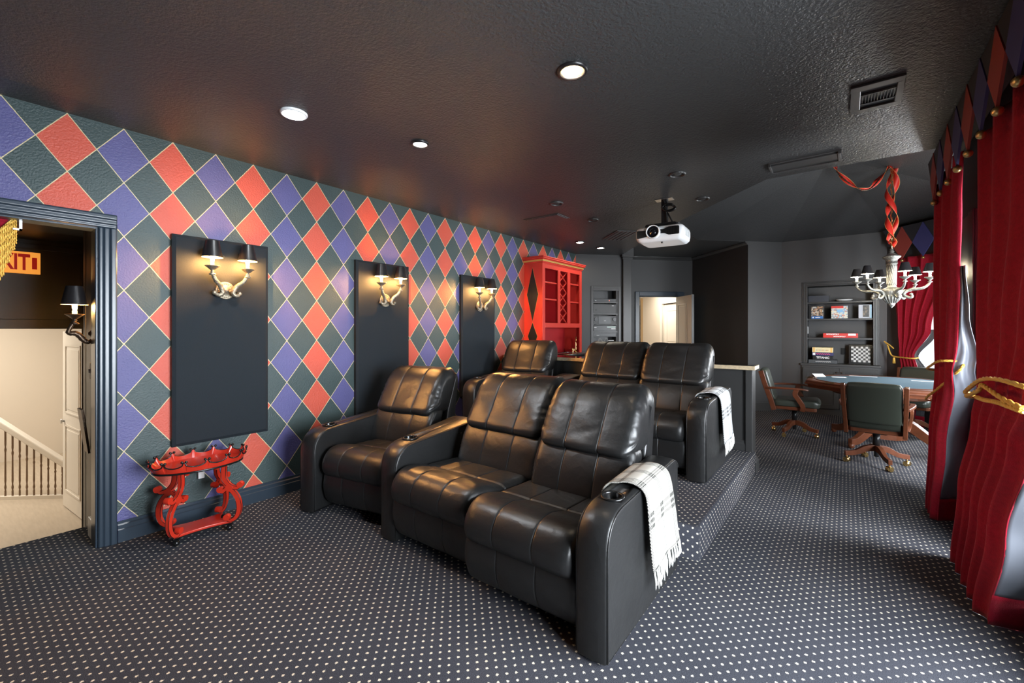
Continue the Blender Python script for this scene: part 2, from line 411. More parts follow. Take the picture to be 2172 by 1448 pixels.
DY0, DY1, DZ = -0.95, 0.605, 2.06       # doorway in the left wall
wall('wall_left', (XL, YF), (XL, 6.85), -0.0, ZC, M_harl, 'harlequin wall of red, blue and dark green diamonds with gold lines',
     [(DY0 - YF, DY1 - YF, 0.0, DZ)], 0.13, 1)
wall('wall_front', (XL - .13, YF), (XR + .12, YF), 0, ZC, M_wall, 'charcoal wall behind the camera', (), 0.12, -1)
W1 = (0.6, 2.75, 0.08, 2.25); W2 = (2.90, 3.90, 0.08, 2.25)
wall('wall_right', (XR, YF), (XR, 4.95), 0, ZC, M_wall, 'charcoal wall behind the crimson curtains',
     [(W1[0] - YF, W1[1] - YF, W1[2], W1[3]), (W2[0] - YF, W2[1] - YF, W2[2], W2[3])], 0.12, -1)
C0 = (XL, 6.85); R2 = math.sqrt(2)
NI = (0.32, 0.79, 0.30, 2.13)            # niche of the equipment rack
wall('wall_rack', C0, (-3.22, 7.45), 0, 3.0, M_wall, 'charcoal angled wall holding the equipment rack', [NI], 0.12, 1)
wall('wall_hall', (-3.22, 7.45), (-3.965, 8.335), 0, 3.0, M_wall, 'charcoal side wall of the small hall', (), 0.1, 1)
DW = (-3.965, 8.335)
wall('wall_door', DW, (-2.6, 9.7), 0, 3.0, M_wall, 'charcoal wall with the open double door', [(0.74, 1.64, 0.0, 2.10)], 0.12, 1)
wall('wall_dark', (-2.6, 9.7), (-1.345, 8.44), 0, 3.0, M_wall, 'dark charcoal wall right of the open door', (), 0.1, 1)
wall('wall_bay_left', (-1.345, 8.44), (-0.893, 8.891), 0, 3.0, M_wall, 'pale lit charcoal wall strip left of the bookcase', (), 0.1, 1)
BK = (-0.52, 0.335, 0.0, 2.12)
wall('wall_bay_back', (-0.893, 8.891), (0.5, 8.891), 0, 3.0, M_wall, 'charcoal wall holding the built-in bookcase', [(BK[0] + .893, BK[1] + .893, 0.0, 2.12)], 0.1, 1)
wall('wall_bay_window', (0.5, 8.891), (1.6, 7.791), 0, 3.0, M_wall, 'angled bay wall with the far curtain', [(0.35, 1.45, 0.5, 2.2)], 0.1, 1)
wall('wall_bay_right', (1.6, 7.791), (1.6, 5.57), 0, 3.0, M_wall, 'bay wall beside the poker table', [(0.35, 1.85, 0.3, 2.2)], 0.1, 1)
wall('wall_bay_near', (1.6, 5.57), (XR, 4.95), 0, 3.0, M_wall, 'near angled bay wall behind the curtains', [(0.2, 0.85, 0.1, 2.2)], 0.1, 1)

# ceilings
CE = [(-0.565, 4.465), (-2.0, 5.90), (-3.22, 7.45)]
mb = MB()
mb.prism([(XL - .05, YF - .05), (XR + .1, YF - .05), (XR + .1, 4.465), CE[0], CE[1], CE[2], (XL - .05, 6.85)], 'z', ZC, ZB)
struct(obj('ceiling', mb, M_ceil), 'charcoal textured ceiling with recessed lights')
ring = [(-0.893, 8.891), (0.5, 8.891), (1.6, 7.791), (1.6, 5.57), (0.5, 4.465), CE[0], CE[1], (-2.0, 7.784)]
apex = (-0.15, 6.7, 3.55)
mb = MB(); v = [(*p, ZB) for p in ring] + [apex]
mb.add(v, [(i, (i + 1) % 8, 8) for i in range(8)])
struct(obj('ceiling_bay', mb, M_ceil, fix=False), 'faceted raised ceiling over the poker table')
mb = MB(); hall = [CE[0], CE[1], (-2.0, 7.784), (-1.345, 8.44), (-2.6, 9.7), DW, CE[2]]
mb.prism([CE[1], (-2.0, 7.784), (-1.30, 8.50), (-2.6, 9.8), (-4.1, 8.3), CE[2]], 'z', ZB, ZB + .05)
struct(obj('ceiling_hall', mb, M_ceil), 'dark flat ceiling before the open door')

# base boards (a two-step moulding), crown lines and pilaster
def base(name, p, q, m, label, h=0.14, side=1):
    d = Vector((q[0] - p[0], q[1] - p[1])); L = d.length; s = -side
    prof = [(0, 0), (0.022 * s, 0), (0.022 * s, h * .6), (0.017 * s, h * .64), (0.017 * s, h * .82), (0.009 * s, h * .88), (0.009 * s, h), (0, h)]
    mb = MB(); mb.prism(prof, 'x', 0, L)
    return struct(obj(name, mb, m, None, (p[0], p[1], 0), math.atan2(d.y, d.x)), label)
base('baseboard_left', (XL, 0.70), (XL, 4.83), M_navy, 'blue-black moulded baseboard under the harlequin wall', 0.135)
base('baseboard_bay_left', (-1.345, 8.44), (-0.893, 8.891), M_ctrim, 'charcoal baseboard of the pale wall strip')
base('baseboard_bay_back', (-0.893, 8.891), (-0.60, 8.891), M_ctrim, 'charcoal baseboard left of the bookcase')
base('baseboard_right', (XR, 4.65), (XR, YF), M_ctrim, 'charcoal baseboard behind the curtains')
base('baseboard_dark', (-2.6, 9.7), (-1.345, 8.44), M_ctrim, 'charcoal baseboard of the dark wall')
def crown(name, p, q, z, m, label):
    d = Vector((q[0] - p[0], q[1] - p[1])); mb = MB()
    mb.prism([(0, 0), (-.05, 0), (-.05, -.018), (-.03, -.03), (-.015, -.055), (0, -.06)], 'x', 0, d.length)
    return struct(obj(name, mb, m, None, (p[0], p[1], z), math.atan2(d.y, d.x)), label)
crown('trim_1', (-2.6, 9.7), (-1.345, 8.44), ZB, M_ctrim, 'charcoal crown moulding on the dark wall')
crown('trim_2', DW, (-2.6, 9.7), ZB, M_ctrim, 'charcoal crown moulding above the open door')
mb = MB(); mb.box(0.86, 1.02, -.05, .06, 0, 2.68); mb.box(.845, 1.035, -.065, .075, 2.66, 2.70); mb.box(.83, 1.05, -.08, .09, 2.70, 2.92)
struct(obj('trim_3', mb, M_ctrim, None, (*C0, 0), PI / 4, 0.006), 'charcoal square pilaster with a flared capital')

# doorway casing in the left wall (stepped moulding) and the jambs
def casing_prof(): return [(0, 0), (.030, 0), (.034, .010), (.034, .030), (.024, .036), (.024, .060), (.016, .066), (.016, .084), (.008, .090), (0, .090)]
mb = MB()
pr = casing_prof()
mb.prism([(XL + a, DY1 + .09 - b) for a, b in pr], 'z', 0, DZ + .0)
mb.prism([(XL + a, DY0 - .09 + b) for a, b in pr], 'z', 0, DZ + .0)
mb.prism([(XL + a, DZ + .09 - b) for a, b in pr], 'y', DY0 - .09, DY1 + .09)
mb.box(XL - .13, XL + .001, DY1 - .012, DY1, 0, DZ); mb.box(XL - .13, XL + .001, DY0, DY0 + .012, 0, DZ); mb.box(XL - .13, XL + .001, DY0, DY1, DZ - .012, DZ)
struct(obj('trim_4', mb, M_navy, bevel=.005, seg=3), 'blue-black moulded casing around the left doorway')

# vestibule and the lower stair hall behind the left doorway
VL = -0.62
def sbox(name, b, m, label): return struct(obj(name, MB().box(*b), m), label)
sbox('wall_vestibule_return', (-4.32, -4.10, .622, .74, 0, 2.3), M_black, 'black wall end inside the doorway')
sbox('wall_vestibule_side', (-4.10, XL - .13, .62, .74, 0, 2.3), M_cream, 'cream wall end beside the doorway')
struct(obj('baseboard_vestibule', MB().box(-4.10, XL - .13, .600, .62, 0, .13), M_white, bevel=.004), 'white baseboard piece inside the doorway')
sbox('wall_vestibule_dark', (-6.3, -4.32, .95, 1.07, VL, 2.3), M_black, 'black side wall of the stair passage')
sbox('wall_vestibule_back', (-4.40, -4.32, .62, 1.07, VL, 2.3), M_black, 'black return of the stair passage')
sbox('wall_vestibule_far', (-6.3, XL - .13, -1.6, -1.5, VL, 2.3), M_black, 'far black side of the stair passage')
sbox('ceiling_vestibule', (-6.35, XL - .12, -1.6, 1.07, 2.26, 2.34), M_black, 'black ceiling of the stair passage')
mb = MB().box(-6.3, -6.2, -1.6, 1.07, 1.41, 2.3)
mb.box(-6.20, -6.17, -1.6, .95, 1.41, 1.50); mb.box(-6.20, -6.17, -1.6, .95, 2.17, 2.22); mb.box(-6.20, -6.175, .86, .95, VL, 2.2)
struct(obj('wall_header', mb, M_black, bevel=.004), 'black header wall above the lower white hall')
sbox('trim_5', (-5.2, -4.5, -1.5, .95, 2.20, 2.26), M_black, 'black beam under the passage ceiling')
sbox('floor_landing', (-10.2, -4.30, -3.2, 2.2, VL - .05, VL), M_planks, 'pale wood floor of the lower stair hall')
mb = MB()
for i in range(3): mb.box(-4.30 - .26 * i, -4.30 - .26 * i + .3, -1.5, .95, VL, -.0 - .205 * i - (.002 if i == 0 else 0))
struct(obj('floor_steps', mb, M_planks), 'wooden steps leading down to the stair hall')
mb = MB().box(-10.3, -10.2, -3.2, 2.2, VL - 2.2, 2.3); mb.box(-10.2, -6.3, 2.2, 2.3, VL - 1.0, 2.3); mb.box(-10.2, -6.3, -3.3, -3.2, VL - 1, 2.3)
mb.box(-6.30, -6.25, 1.07, 2.2, VL, 2.3); mb.box(-6.30, -6.25, -3.2, -1.6, VL, 2.3)
struct(obj('wall_stair_hall', mb, M_cream), 'cream walls of the lower stair hall')
sbox('ceiling_stair_hall', (-10.3, -6.2, -3.3, 2.3, 2.28, 2.36), M_cream, 'cream ceiling of the stair hall')

# corridor behind the open double door (local frame of the door wall)
dr = sgroup('corridor', 'cream corridor seen through the open double door', (*DW, 0), PI / 4)
obj('corridor_side', MB().box(.22, .30, .12, 3.4, 0, 2.6), M_cream, dr)
mb = MB().box(2.2, 2.28, .12, .85, 0, 2.6); mb.box(2.2, 2.28, 1.86, 3.4, 0, 2.6); mb.box(2.2, 2.28, .85, 1.86, 2.05, 2.6); obj('corridor_side', mb, M_cream, dr)
obj('corridor_end', MB().box(.2, 2.3, 3.4, 3.5, 0, 2.6), M_cream, dr); obj('corridor_floor', MB().box(.2, 3.4, .1, 3.5, -.03, .004), M_planks, dr); obj('corridor_ceiling', MB().box(.2, 3.4, .12, 3.5, 2.6, 2.65), M_cream, dr)
obj('corridor_room', MB().box(3.3, 3.4, .1, 3.5, 0, 2.6).box(2.28, 3.3, .1, .2, 0, 2.6).box(2.28, 3.3, 3.4, 3.5, 0, 2.6), M_cream, dr)
mb = MB().box(2.17, 2.2, .75, .85, 0, 2.15); mb.box(2.17, 2.2, 1.86, 1.96, 0, 2.15); mb.box(2.17, 2.2, .85, 1.86, 2.05, 2.15); mb.box(2.2, 2.28, 1.84, 1.86, 0, 2.05)
obj('corridor_casing', mb, M_white, dr, bevel=.005)
def panel_door(name, parent, w, h, th, loc, rz, m, panels, edge=None):
    d = obj(name, MB().box(0, w, -th / 2, th / 2, 0.012, h), m, parent, loc, rz, .002)
    for (a, b, c, e) in panels:
        for sgn in (-1, 1):
            mb = MB(); yy = sgn * th / 2
            for bx in ((a, b, c, c + .02), (a, b, e - .02, e), (a, a + .02, c, e), (b - .02, b, c, e)): mb.box(bx[0], bx[1], min(yy, yy + sgn * .008), max(yy, yy + sgn * .008), bx[2], bx[3])
            mb.box(a + .05, b - .05, min(yy, yy + sgn * .006), max(yy, yy + sgn * .006), c + .05, e - .05)
            obj('door_panel', mb, m, d, bevel=.003)
    return d
def lever(parent, loc, m=M_steel):
    mb = MB(); mb.lathe([(.0001, 0), (.027, 0), (.027, .008), (.01, .012), (.01, .045), (.0001, .046)], 16, M=Matrix.Translation(loc) @ Matrix.Rotation(PI / 2, 4, 'X'))
    mb.tube([Vector(loc) + Vector((0, -.04, 0)), Vector(loc) + Vector((-.05, -.045, .002)), Vector(loc) + Vector((-.11, -.04, -.004))], .008, 8)
    return obj('door_handle', mb, m, parent)
# double door: casing, left leaf edge-on (opens away), right leaf swung towards the dark wall
mb = MB().box(.65, .74, -.03, 0, 0, 2.19); mb.box(1.64, 1.73, -.03, 0, 0, 2.19); mb.box(.74, 1.64, -.03, 0, 2.10, 2.19)
mb.box(.74, .755, 0, .12, 0, 2.1); mb.box(1.625, 1.64, 0, .12, 0, 2.1); mb.box(.74, 1.64, 0, .12, 2.085, 2.1)
dcas = obj('trim_6', mb, M_navy, None, (*DW, 0), PI / 4, .005); struct(dcas, 'dark casing around the open double door')
M_leafedge = mat('amber_wood_edge', (0.62, 0.30, 0.06), 0.4)
d1 = panel_door('door_1', None, .60, 2.06, .045, (DW[0] + .707 * .80, DW[1] + .707 * .80, 0), PI / 4 + math.radians(72), M_white, [(.1, .5, .2, .95), (.1, .5, 1.1, 1.9)])
struct(d1, 'left white leaf of the double door with an amber wood edge')
obj('leaf_edge', MB().box(-.004, .0, -.0225, .0225, .015, 2.055), M_leafedge, d1, label='amber wood edge')
lever(d1, (.06, -.0225, 1.02), M_brass)
d2 = panel_door('door_2', None, .70, 2.08, .045, (-2.83, 9.43, 0), math.radians(-49.7), M_white, [(.1, .5, .2, .95), (.1, .5, 1.1, 1.92)])
struct(d2, 'right white leaf of the double door, swung open against the dark wall')
obj('leaf_edge', MB().box(.70, .706, -.024, .024, .012, 2.085), M_ctrim, d2, label='charcoal edge')
# inner white door of the corridor end
d3 = panel_door('door_3', dr, .98, 2.03, .04, (2.245, 1.84, 0), math.radians(-90), M_white, [(.14, .84, .2, .9), (.14, .84, 1.05, 1.88)])
# white door in the stair hall and its jamb
sbox('trim_7', (-6.36, -6.18, .905, .965, VL, 1.41), M_white, 'pale wooden door jamb in the stair hall')
d4 = panel_door('door_4', None, .80, 2.0, .042, (-6.34, .92, VL), math.radians(184.5), M_white, [(.12, .68, .2, .95), (.12, .68, 1.08, 1.85)])
struct(d4, 'white panelled door standing open to the stair hall')
lever(d4, (.74, .0, .98), M_steel); lever(d4, (.74, .05, .98), M_steel)
for zz in (.25, 1.0, 1.75): obj('hinge', MB().box(-.012, .012, -.03, .03, zz - .045, zz + .045), M_steel, d4)

# balustrade in the stair hall
bl = thing('stair_balustrade', 'white sloping handrail with turned taupe balusters in the stair hall', 'railing', (-7.45, .90, VL))
dvx, dvy = -.745, -.667
mb = MB(); mb.bar([(.05 * .745, .05 * .667, .37), (dvx * 2, dvy * 2, .40 + 1.40)], .07, .07)
obj('handrail', mb, M_white, bl, bevel=.012)
obj('base_rail', MB().bar([(.06, .055, .02), (dvx * 2, dvy * 2, .02)], .05, .04), M_white, bl)
for i in range(25):
    t = .04 + i * .079; H = .40 + .70 * t - .03
    pf = [(.009, .03), (.009, .10), (.006, .11), (.011, .14), (.006, .18), (.009, .22), (.007, H * .66), (.011, H * .70), (.006, H * .74), (.009, H * .78), (.009, H)]
    obj('baluster', MB().lathe(pf, 8), M_baluster, bl, (dvx * t, dvy * t, 0))

# ------------------------------------------------------------------ riser, pony wall, bar counters
def carpet_box(name, x0, x1, y0, y1, z1, label, r=.02):
    mb = MB()
    # profile with a rounded nose on the front and right edges, uv in metres unrolled
    def strip(fn, n, a0, a1, horiz):
        pass
    ns = 6; ra = [PI / 2 * k / ns for k in range(ns + 1)]
    prof = [(0.0, 0.0)] + [(r - r * math.cos(a), z1 - r + r * math.sin(a)) for a in ra]     # (inset, z)
    loops = []
    for ins, z in prof: loops.append([(x0, y0 + ins, z), (x1 - ins, y0 + ins, z), (x1 - ins, y1, z), (x0, y1, z)])
    L = 0; prev = prof[0]; dist = [0]
    for a, b in zip(prof, prof[1:]): L += math.hypot(b[0] - a[0], b[1] - a[1]); dist.append(L)
    for k in range(len(loops) - 1):
        A, B = loops[k], loops[k + 1]
        f = [A[0], A[1], B[1], B[0]]; mb.add(f, [(0, 1, 2, 3)], True, None, [(A[0][0], dist[k]), (A[1][0], dist[k]), (B[1][0], dist[k + 1]), (B[0][0], dist[k + 1])])
        f = [A[1], A[2], B[2], B[1]]; mb.add(f, [(0, 1, 2, 3)], True, None, [(dist[k], A[1][1]), (dist[k], A[2][1]), (dist[k + 1], B[2][1]), (dist[k + 1], B[1][1])])
    T = loops[-1]; mb.add(T, [(0, 1, 2, 3)], False, None, [(p[0], p[1]) for p in T])
    o = obj(name, mb, M_carpet); return struct(o, label)
carpet_box('floor_riser', XL, -0.705, 2.775, 4.86, 0.205, 'carpeted platform step under the back row of seats')
PW = 4.83
mb = MB().box(XL, -0.79, PW, PW + .13, 0, 1.005)
pw = struct(obj('wall_pony', mb, M_ctrim), 'charcoal half wall behind the back row')
obj('end_panel', MB().box(-0.79, -0.725, PW - .025, PW + .15, .0, 1.005), M_ctrim, pw, bevel=.006)
obj('pony_baseboard', MB().prism([(PW, .205), (PW - .02, .205), (PW - .02, .27), (PW - .012, .285), (PW - .012, .30), (PW, .31)], 'x', XL, -.79), M_ctrim, pw)
obj('end_baseboard', MB().prism([(-.725, 0), (-.695, 0), (-.695, .10), (-.71, .115), (-.71, .13), (-.725, .14)], 'y', PW - .02, PW + .16), M_ctrim, pw)
ct = thing('stone_bar_ledge', 'black bar top with a rough tan stone edge on the half wall', 'counter', (0, 0, 1.006))
obj('stone_edge', MB().box(XL + .002, -.70, PW - .05, PW + .20, 0, .04), M_stone, ct, bevel=.004)
obj('black_top', MB().box(XL + .004, -.712, PW - .035, PW + .195, .0405, .0445), M_blackstone, ct)
bc = thing('bar_counter', 'charcoal bar cabinet with black stone worktop under the red shelves', 'counter', (0, 0, 0))
obj('cabinet_body', MB().box(XL + .002, -3.25, PW + .21, 6.75, 0, .98), M_ctrim, bc)
obj('worktop', MB().box(XL + .003, -3.21, PW + .205, 6.80, .985, 1.02), M_blackstone, bc, bevel=.004)
for i in range(3): obj('cabinet_door', MB().box(-3.249, -3.232, 5.1 + i * .55, 5.1 + i * .55 + .5, .12, .9), M_ctrim, bc, bevel=.004)
sk = thing('bar_sink', 'steel rimmed bar sink set in the black worktop', 'sink', (-3.46, 6.00, 1.021))
mb = MB(); rim = [(-.17, -.25), (.17, -.25), (.17, .25), (-.17, .25)]
mb.sweep([(x, y, .004) for x, y in rpoly(rim, .05)], [(-.012, -.003), (.012, -.003), (.012, .004), (-.012, .004)], closed=True)
obj('rim', mb, M_steel, sk); obj('bowl', MB().box(-.165, .165, -.245, .245, .0005, .003), M_plastic, sk)
fc = thing('bar_faucet', 'brass gooseneck bar faucet with two cross handles', 'faucet', (-3.56, 6.38, 1.021))
obj('spout', MB().tube(bez([(0, 0, .02), (0, 0, .12), (.005, -.01, .20), (.03, -.05, .255), (.06, -.10, .25), (.07, -.12, .20)], 20), [.012 if i < 6 else .009 for i in range(21)], 10), M_brass, fc)
obj('bridge', MB().tube([(-.005, -.10, .05), (0, 0, .035), (.005, .10, .05)], .010, 8).lathe([(.0001, 0), (.03, 0), (.026, .012), (.013, .02), (.013, .05), (.0001, .05)], 14), M_brass, fc)
for s_ in (-1, 1):
    mb = MB().lathe([(.016, 0), (.012, .05), (.014, .07), (.0001, .075)], 10)
    for a in range(4):
        aa = a * PI / 2 + .4; mb.tube([(0, 0, .062), (.035 * math.cos(aa), .035 * math.sin(aa), .066)], .005, 6); mb.ball((.036 * math.cos(aa), .036 * math.sin(aa), .066), .008, 8)
    obj('cross_handle', mb, M_brass, fc, (0, s_ * .10, .0))

# ------------------------------------------------------------------ windows in the right wall and the bay
def window(n, loc, rz, x0, x1, z0, z1, cols, rows, label, th=.12, side=1, fw=.06):
    w = sgroup('window_%d' % n, label, loc, rz); yc = side * th / 2
    def fr(a, b, c, d, t=.04): return MB().box(a, b, yc - t / 2, yc + t / 2, c, d)
    mb = MB()
    for bx in ((x0, x1, z0, z0 + .06), (x0, x1, z1 - .06, z1), (x0, x0 + fw, z0, z1), (x1 - fw, x1, z0, z1)): mb.box(bx[0], bx[1], yc - .03, yc + .03, bx[2], bx[3])
    obj('window_frame', mb, M_ctrim, w)
    cw = (x1 - x0 - 2 * fw) / cols; rh = (z1 - z0 - .12) / rows
    for i in range(1, cols): obj('muntin', fr(x0 + fw + cw * i - .014, x0 + fw + cw * i + .014, z0 + .06, z1 - .06, .03), M_ctrim, w)
    for j in range(1, rows): obj('muntin', fr(x0 + .06, x1 - .06, z0 + .06 + rh * j - .012, z0 + .06 + rh * j + .012, .028), M_ctrim, w)
    for i in range(cols):
        for j in range(rows):
            a = x0 + fw + cw * i; c = z0 + .06 + rh * j
            obj('pane', MB().add([(a, yc, c), (a + cw, yc, c), (a + cw, yc, c + rh), (a, yc, c + rh)], [(0, 1, 2, 3)]), M_glass, w)
    return w
window(1, (XR, YF, 0), PI / 2, W1[0] - YF, W1[1] - YF, W1[2], W1[3], 2, 3, 'window beside the camera, behind the near curtain', .12, -1)
w2 = window(2, (XR, YF, 0), PI / 2, W2[0] - YF, W2[1] - YF, W2[2], W2[3], 2, 3, 'glazed door between the two crimson curtains', .12, -1)
d5 = struct(obj('door_5', MB().box(.672, .70, 4.12, 4.86, .02, 2.2), M_ctrim, bevel=.004), 'charcoal door edge with chrome hardware between the curtains')
obj('door_stile', MB().box(.660, .672, 4.12, 4.26, .02, 2.2).box(.660, .672, 4.70, 4.86, .02, 2.2), M_ctrim, d5, bevel=.003)
obj('lock_plate', MB().box(.655, .661, 4.46, 4.52, .80, 1.00), M_steel, d5, bevel=.002)
obj('door_handle', MB().lathe([(.0001, 0), (.020, 0), (.020, .008), (.009, .012), (.009, .05), (.0001, .05)], 12, M=Matrix.Translation((.656, 4.52, .90)) @ Matrix.Rotation(-PI / 2, 4, 'Y')).tube([(.610, 4.52, .90), (.606, 4.57, .90), (.608, 4.64, .895)], .008, 8), M_steel, d5, label='chrome lever handle')
obj('deadbolt', MB().cyl((0, 0), .020, 0, .04, 14, Matrix.Translation((.66, 4.56, 1.005)) @ Matrix.Rotation(-PI / 2, 4, 'Y')), M_steel, d5)
window(3, (0.5, 8.891, 0), -PI / 4, .35, 1.45, .5, 2.2, 2, 2, 'bay window behind the far tied curtain', .1, 1)
window(4, (1.6, 7.791, 0), -PI / 2, .35, 1.85, .3, 2.2, 2, 2, 'wide bay window beside the poker table', .1, 1)
window(5, (1.6, 5.57, 0), math.atan2(4.95 - 5.57, XR - 1.6), .2, .85, .1, 2.2, 1, 2, 'near bay window hidden behind the curtains', .1, 1)

# ------------------------------------------------------------------ acoustic panels with sconces
PY = (0.985, 2.443, 3.905)
pl = ['black fabric wall panel above the red scroll table', 'black fabric wall panel behind the left recliner of the front row', 'black fabric wall panel nearest the red cabinet']
sl = ['double candle sconce on the panel above the red table', 'double candle sconce on the middle wall panel', 'double candle sconce on the panel nearest the red cabinet']
panel0 = None
for i, y in enumerate(PY):
    if i == 0:
        panel0 = thing('acoustic_panel', pl[0], 'wall panel', (XL, y, .568), 0, 'acoustic wall panels')
        obj('panel_core', MB().box(.001, .034, 0, .645, 0, 1.515), M_paneledge, panel0)
        obj('cloth_face', MB().add([(.034, 0, 0), (.034, .645, 0), (.034, .645, 1.515), (.034, 0, 1.515), (.046, .022, .022), (.046, .623, .022), (.046, .623, 1.493), (.046, .022, 1.493)],
            [(4, 5, 6, 7), (0, 1, 5, 4), (1, 2, 6, 5), (2, 3, 7, 6), (3, 0, 4, 7)]), M_panel, panel0)
    else: dup(panel0, (XL, y, .568), None, pl[i])

def candle(parent, p, r_sh=(.043, .066), h_sh=.120, mb_=M_bulbw, mc=M_candlew, ml=M_shadein, dz=0.0, tilt=0.0):
    """drip pan, sleeve, bulb and clip-on shade standing at p (local)"""
    T = Matrix.Translation(p)
    cn = obj('candle', MB().lathe([(.0001, .012), (.012, .012), (.0125, .034), (.0001, .036)], 14, M=T), mc, parent)
    obj('bulb', MB().lathe([(.0001, .036), (.009, .038), (.0128, .058), (.0125, .110), (.009, .150), (.0001, .170)], 12, M=T), mb_, cn)
    T2 = T @ Matrix.Translation((0, 0, .074 + dz)) @ Matrix.Rotation(tilt, 4, 'Y')
    sh = obj('shade', MB().lathe([(r_sh[1], 0), (r_sh[0], h_sh)], 24, M=T2), M_shade, parent, fix=False)
    obj('shade_lining', MB().lathe([(r_sh[1] - .0015, .001), (r_sh[0] - .0015, h_sh - .001)], 24, M=T2).lathe([(r_sh[1] + .0006, 0), (r_sh[1] - .0018, .0005)], 24, M=T2), ml, sh, fix=False)
def pan(mb, p, r=.048):
    return mb.lathe([(.006, -.035), (.013, -.030), (.008, -.022), (.020, -.012), (r * .8, .004), (r, .010), (r, .014), (r * .85, .010), (.014, .006), (.0001, .008)], 20, M=Matrix.Translation(p))
def sconce(name, label, loc, rz, m, arms, group=None):
    s = thing(name, label, 'wall lamp', loc, rz, group)
    mb = MB().lathe([(.0001, 0), (.066, 0), (.067, .006), (.060, .012), (.056, .009), (.030, .020), (.014, .030), (.010, .036), (.0001, .038)], 28, M=Matrix.Rotation(PI / 2, 4, 'Y'))
    for k in range(22):
        a = 2 * PI * k / 22; mb.ball((.011, .049 * math.cos(a), .049 * math.sin(a)), .0055, 6)
    obj('backplate', mb, m, s)
    for (dy, dx, dz) in arms:
        sg = 1 if dy > 0 else -1; ady = abs(dy)
        top = Vector((dx, dy, dz))
        P = bez([(.045, sg * .085, -.022), (.055, sg * .062, -.040), (.055, sg * .035, -.020), (.065, sg * .055, .030), (dx * .85, sg * ady * .78, dz * .42), (dx, dy, dz * .75), (dx, dy, dz - .03)], 26) if ady > 0.02 else bez([(.02, 0, -.05), (.05, 0, -.05), (.09, 0, 0), (.13, 0, .01), (dx, 0, dz - .03)], 20)
        n = len(P); rr = [.010 + .006 * math.sin(PI * min(1, i / n * 1.25)) + (.0025 if i % 2 else 0) for i in range(n)]
        mb = MB().tube(P, rr, 8); mb.ball(P[0], .017, 10); mb.tube([(.01, sg * .02, -.005), (.05, sg * .04, -.015)], .012, 8) if ady > .02 else None
        mb.lathe([(.012, -.012), (.024, -.004), (.016, .004)], 12, M=Matrix.Translation((dx, dy, dz - .045)))
        pan(mb, top); obj('arm', mb, m, s)
        candle(s, top, tilt=0.0)
    return s
for i, y in enumerate(PY):
    sconce('wall_sconce', sl[i], (XL + .0465, 1.313 + (y - PY[0]), 1.700), 0, M_bronze, ((-.118, .105, .155), (.118, .105, .155)), 'candle sconces on the wall panels')
sconce('passage_sconce', 'single dark candle sconce inside the doorway', (-3.975, .62, 1.375), -PI / 2, M_dkbronze, ((0.0, .10, .115),))

# ------------------------------------------------------------------ ceiling lights, vents
def can(loc, r, mode, label, drop=.012):
    t = thing('recessed_light', label, 'ceiling light', (loc[0], loc[1], ZC), 0, 'recessed ceiling lights')
    white = mode in ('led', )
    mt = M_projw if white else (M_ctrim if mode == 'off' else M_shade)
    obj('trim_ring', MB().lathe([(r * 1.28, 0), (r * 1.28, -.004), (r * 1.2, -.012), (r * 1.02, -.014), (r * .98, -.004), (r * .98, 0)], 32), mt, t)
    if mode == 'off': obj('baffle', MB().lathe([(.0001, -.002), (r * .98, -.002)], 28), M_black, t); obj('lamp_face', MB().lathe([(.0001, -.010), (r * .5, -.008), (r * .62, -.002)], 24), M_silver, t)
    else:
        st = {'led': ((0.92, 0.96, 1.0), 700.0), 'warm': ((1.0, 0.80, 0.58), 260.0), 'small': ((1.0, 0.90, 0.74), 150.0)}[mode]
        rr = r * (.62 if mode == 'warm' else .9)
        if mode == 'warm': obj('reflector', MB().lathe([(r * .98, -.004), (rr, -.002)], 28), M_shadein, t)
        obj('lens', MB().lathe([(.0001, -.011), (rr * .8, -.010), (rr, -.003)], 28), lens_mat('lens_' + mode, *st), t)
    return t
can((-2.711, 1.319), .062, 'led', 'bright white round LED light in the ceiling, above the red table')
can((-1.121, 1.975), .062, 'warm', 'warm recessed ceiling light above the front sofa')
can((-2.431, 2.086), .050, 'small', 'small lit recessed light with a dark ring above the left recliner')
can((-1.153, 3.845), .055, 'off', 'unlit recessed light left of the projector mount')
can((-1.167, 4.723), .055, 'off', 'unlit recessed light right behind the projector mount')
can((-2.437, 3.960), .055, 'off', 'unlit recessed light near the flat ceiling panel')
can((-2.453, 4.827), .055, 'off', 'unlit recessed light behind the flat ceiling panel')
can((-3.236, 5.930), .062, 'small', 'lit recessed light above the red cabinet')
can((-3.191, 6.548), .062, 'small', 'lit recessed light nearest the equipment rack')
vt = thing('ceiling_vent', 'dark metal louvred air vent in the ceiling by the curtains', 'air vent', (.02, 3.05, ZC))
mb = MB()
for b in ((0, .23, 0, .06), (0, .23, .32, .37), (0, .045, .06, .32), (.20, .23, .06, .32)): mb.box(b[0], b[1], b[2], b[3], -.012, 0)
M_vent = mat('vent_metal', (0.085, 0.085, 0.085), 0.4, 0.3); obj('frame', mb, M_vent, vt, bevel=.003); obj('duct', MB().box(.045, .20, .06, .32, -.003, 0), M_black, vt)
for yy in (.125, .245): obj('cross_bar', MB().box(.045, .2, yy - .004, yy + .004, -.013, -.003), M_vent, vt)
for i in range(11): obj('louvre', MB().box(.052 + i * .0138, .055 + i * .0138, .129, .241, -.011, -.003), M_vent, vt)
fp = thing('return_air_panel', 'long charcoal flap panel set in the ceiling edge', 'air vent', (-.50, 4.05, ZC))
obj('panel', MB().box(.015, .45, .02, .185, -.022, -.002), M_ctrim, fp, bevel=.003)
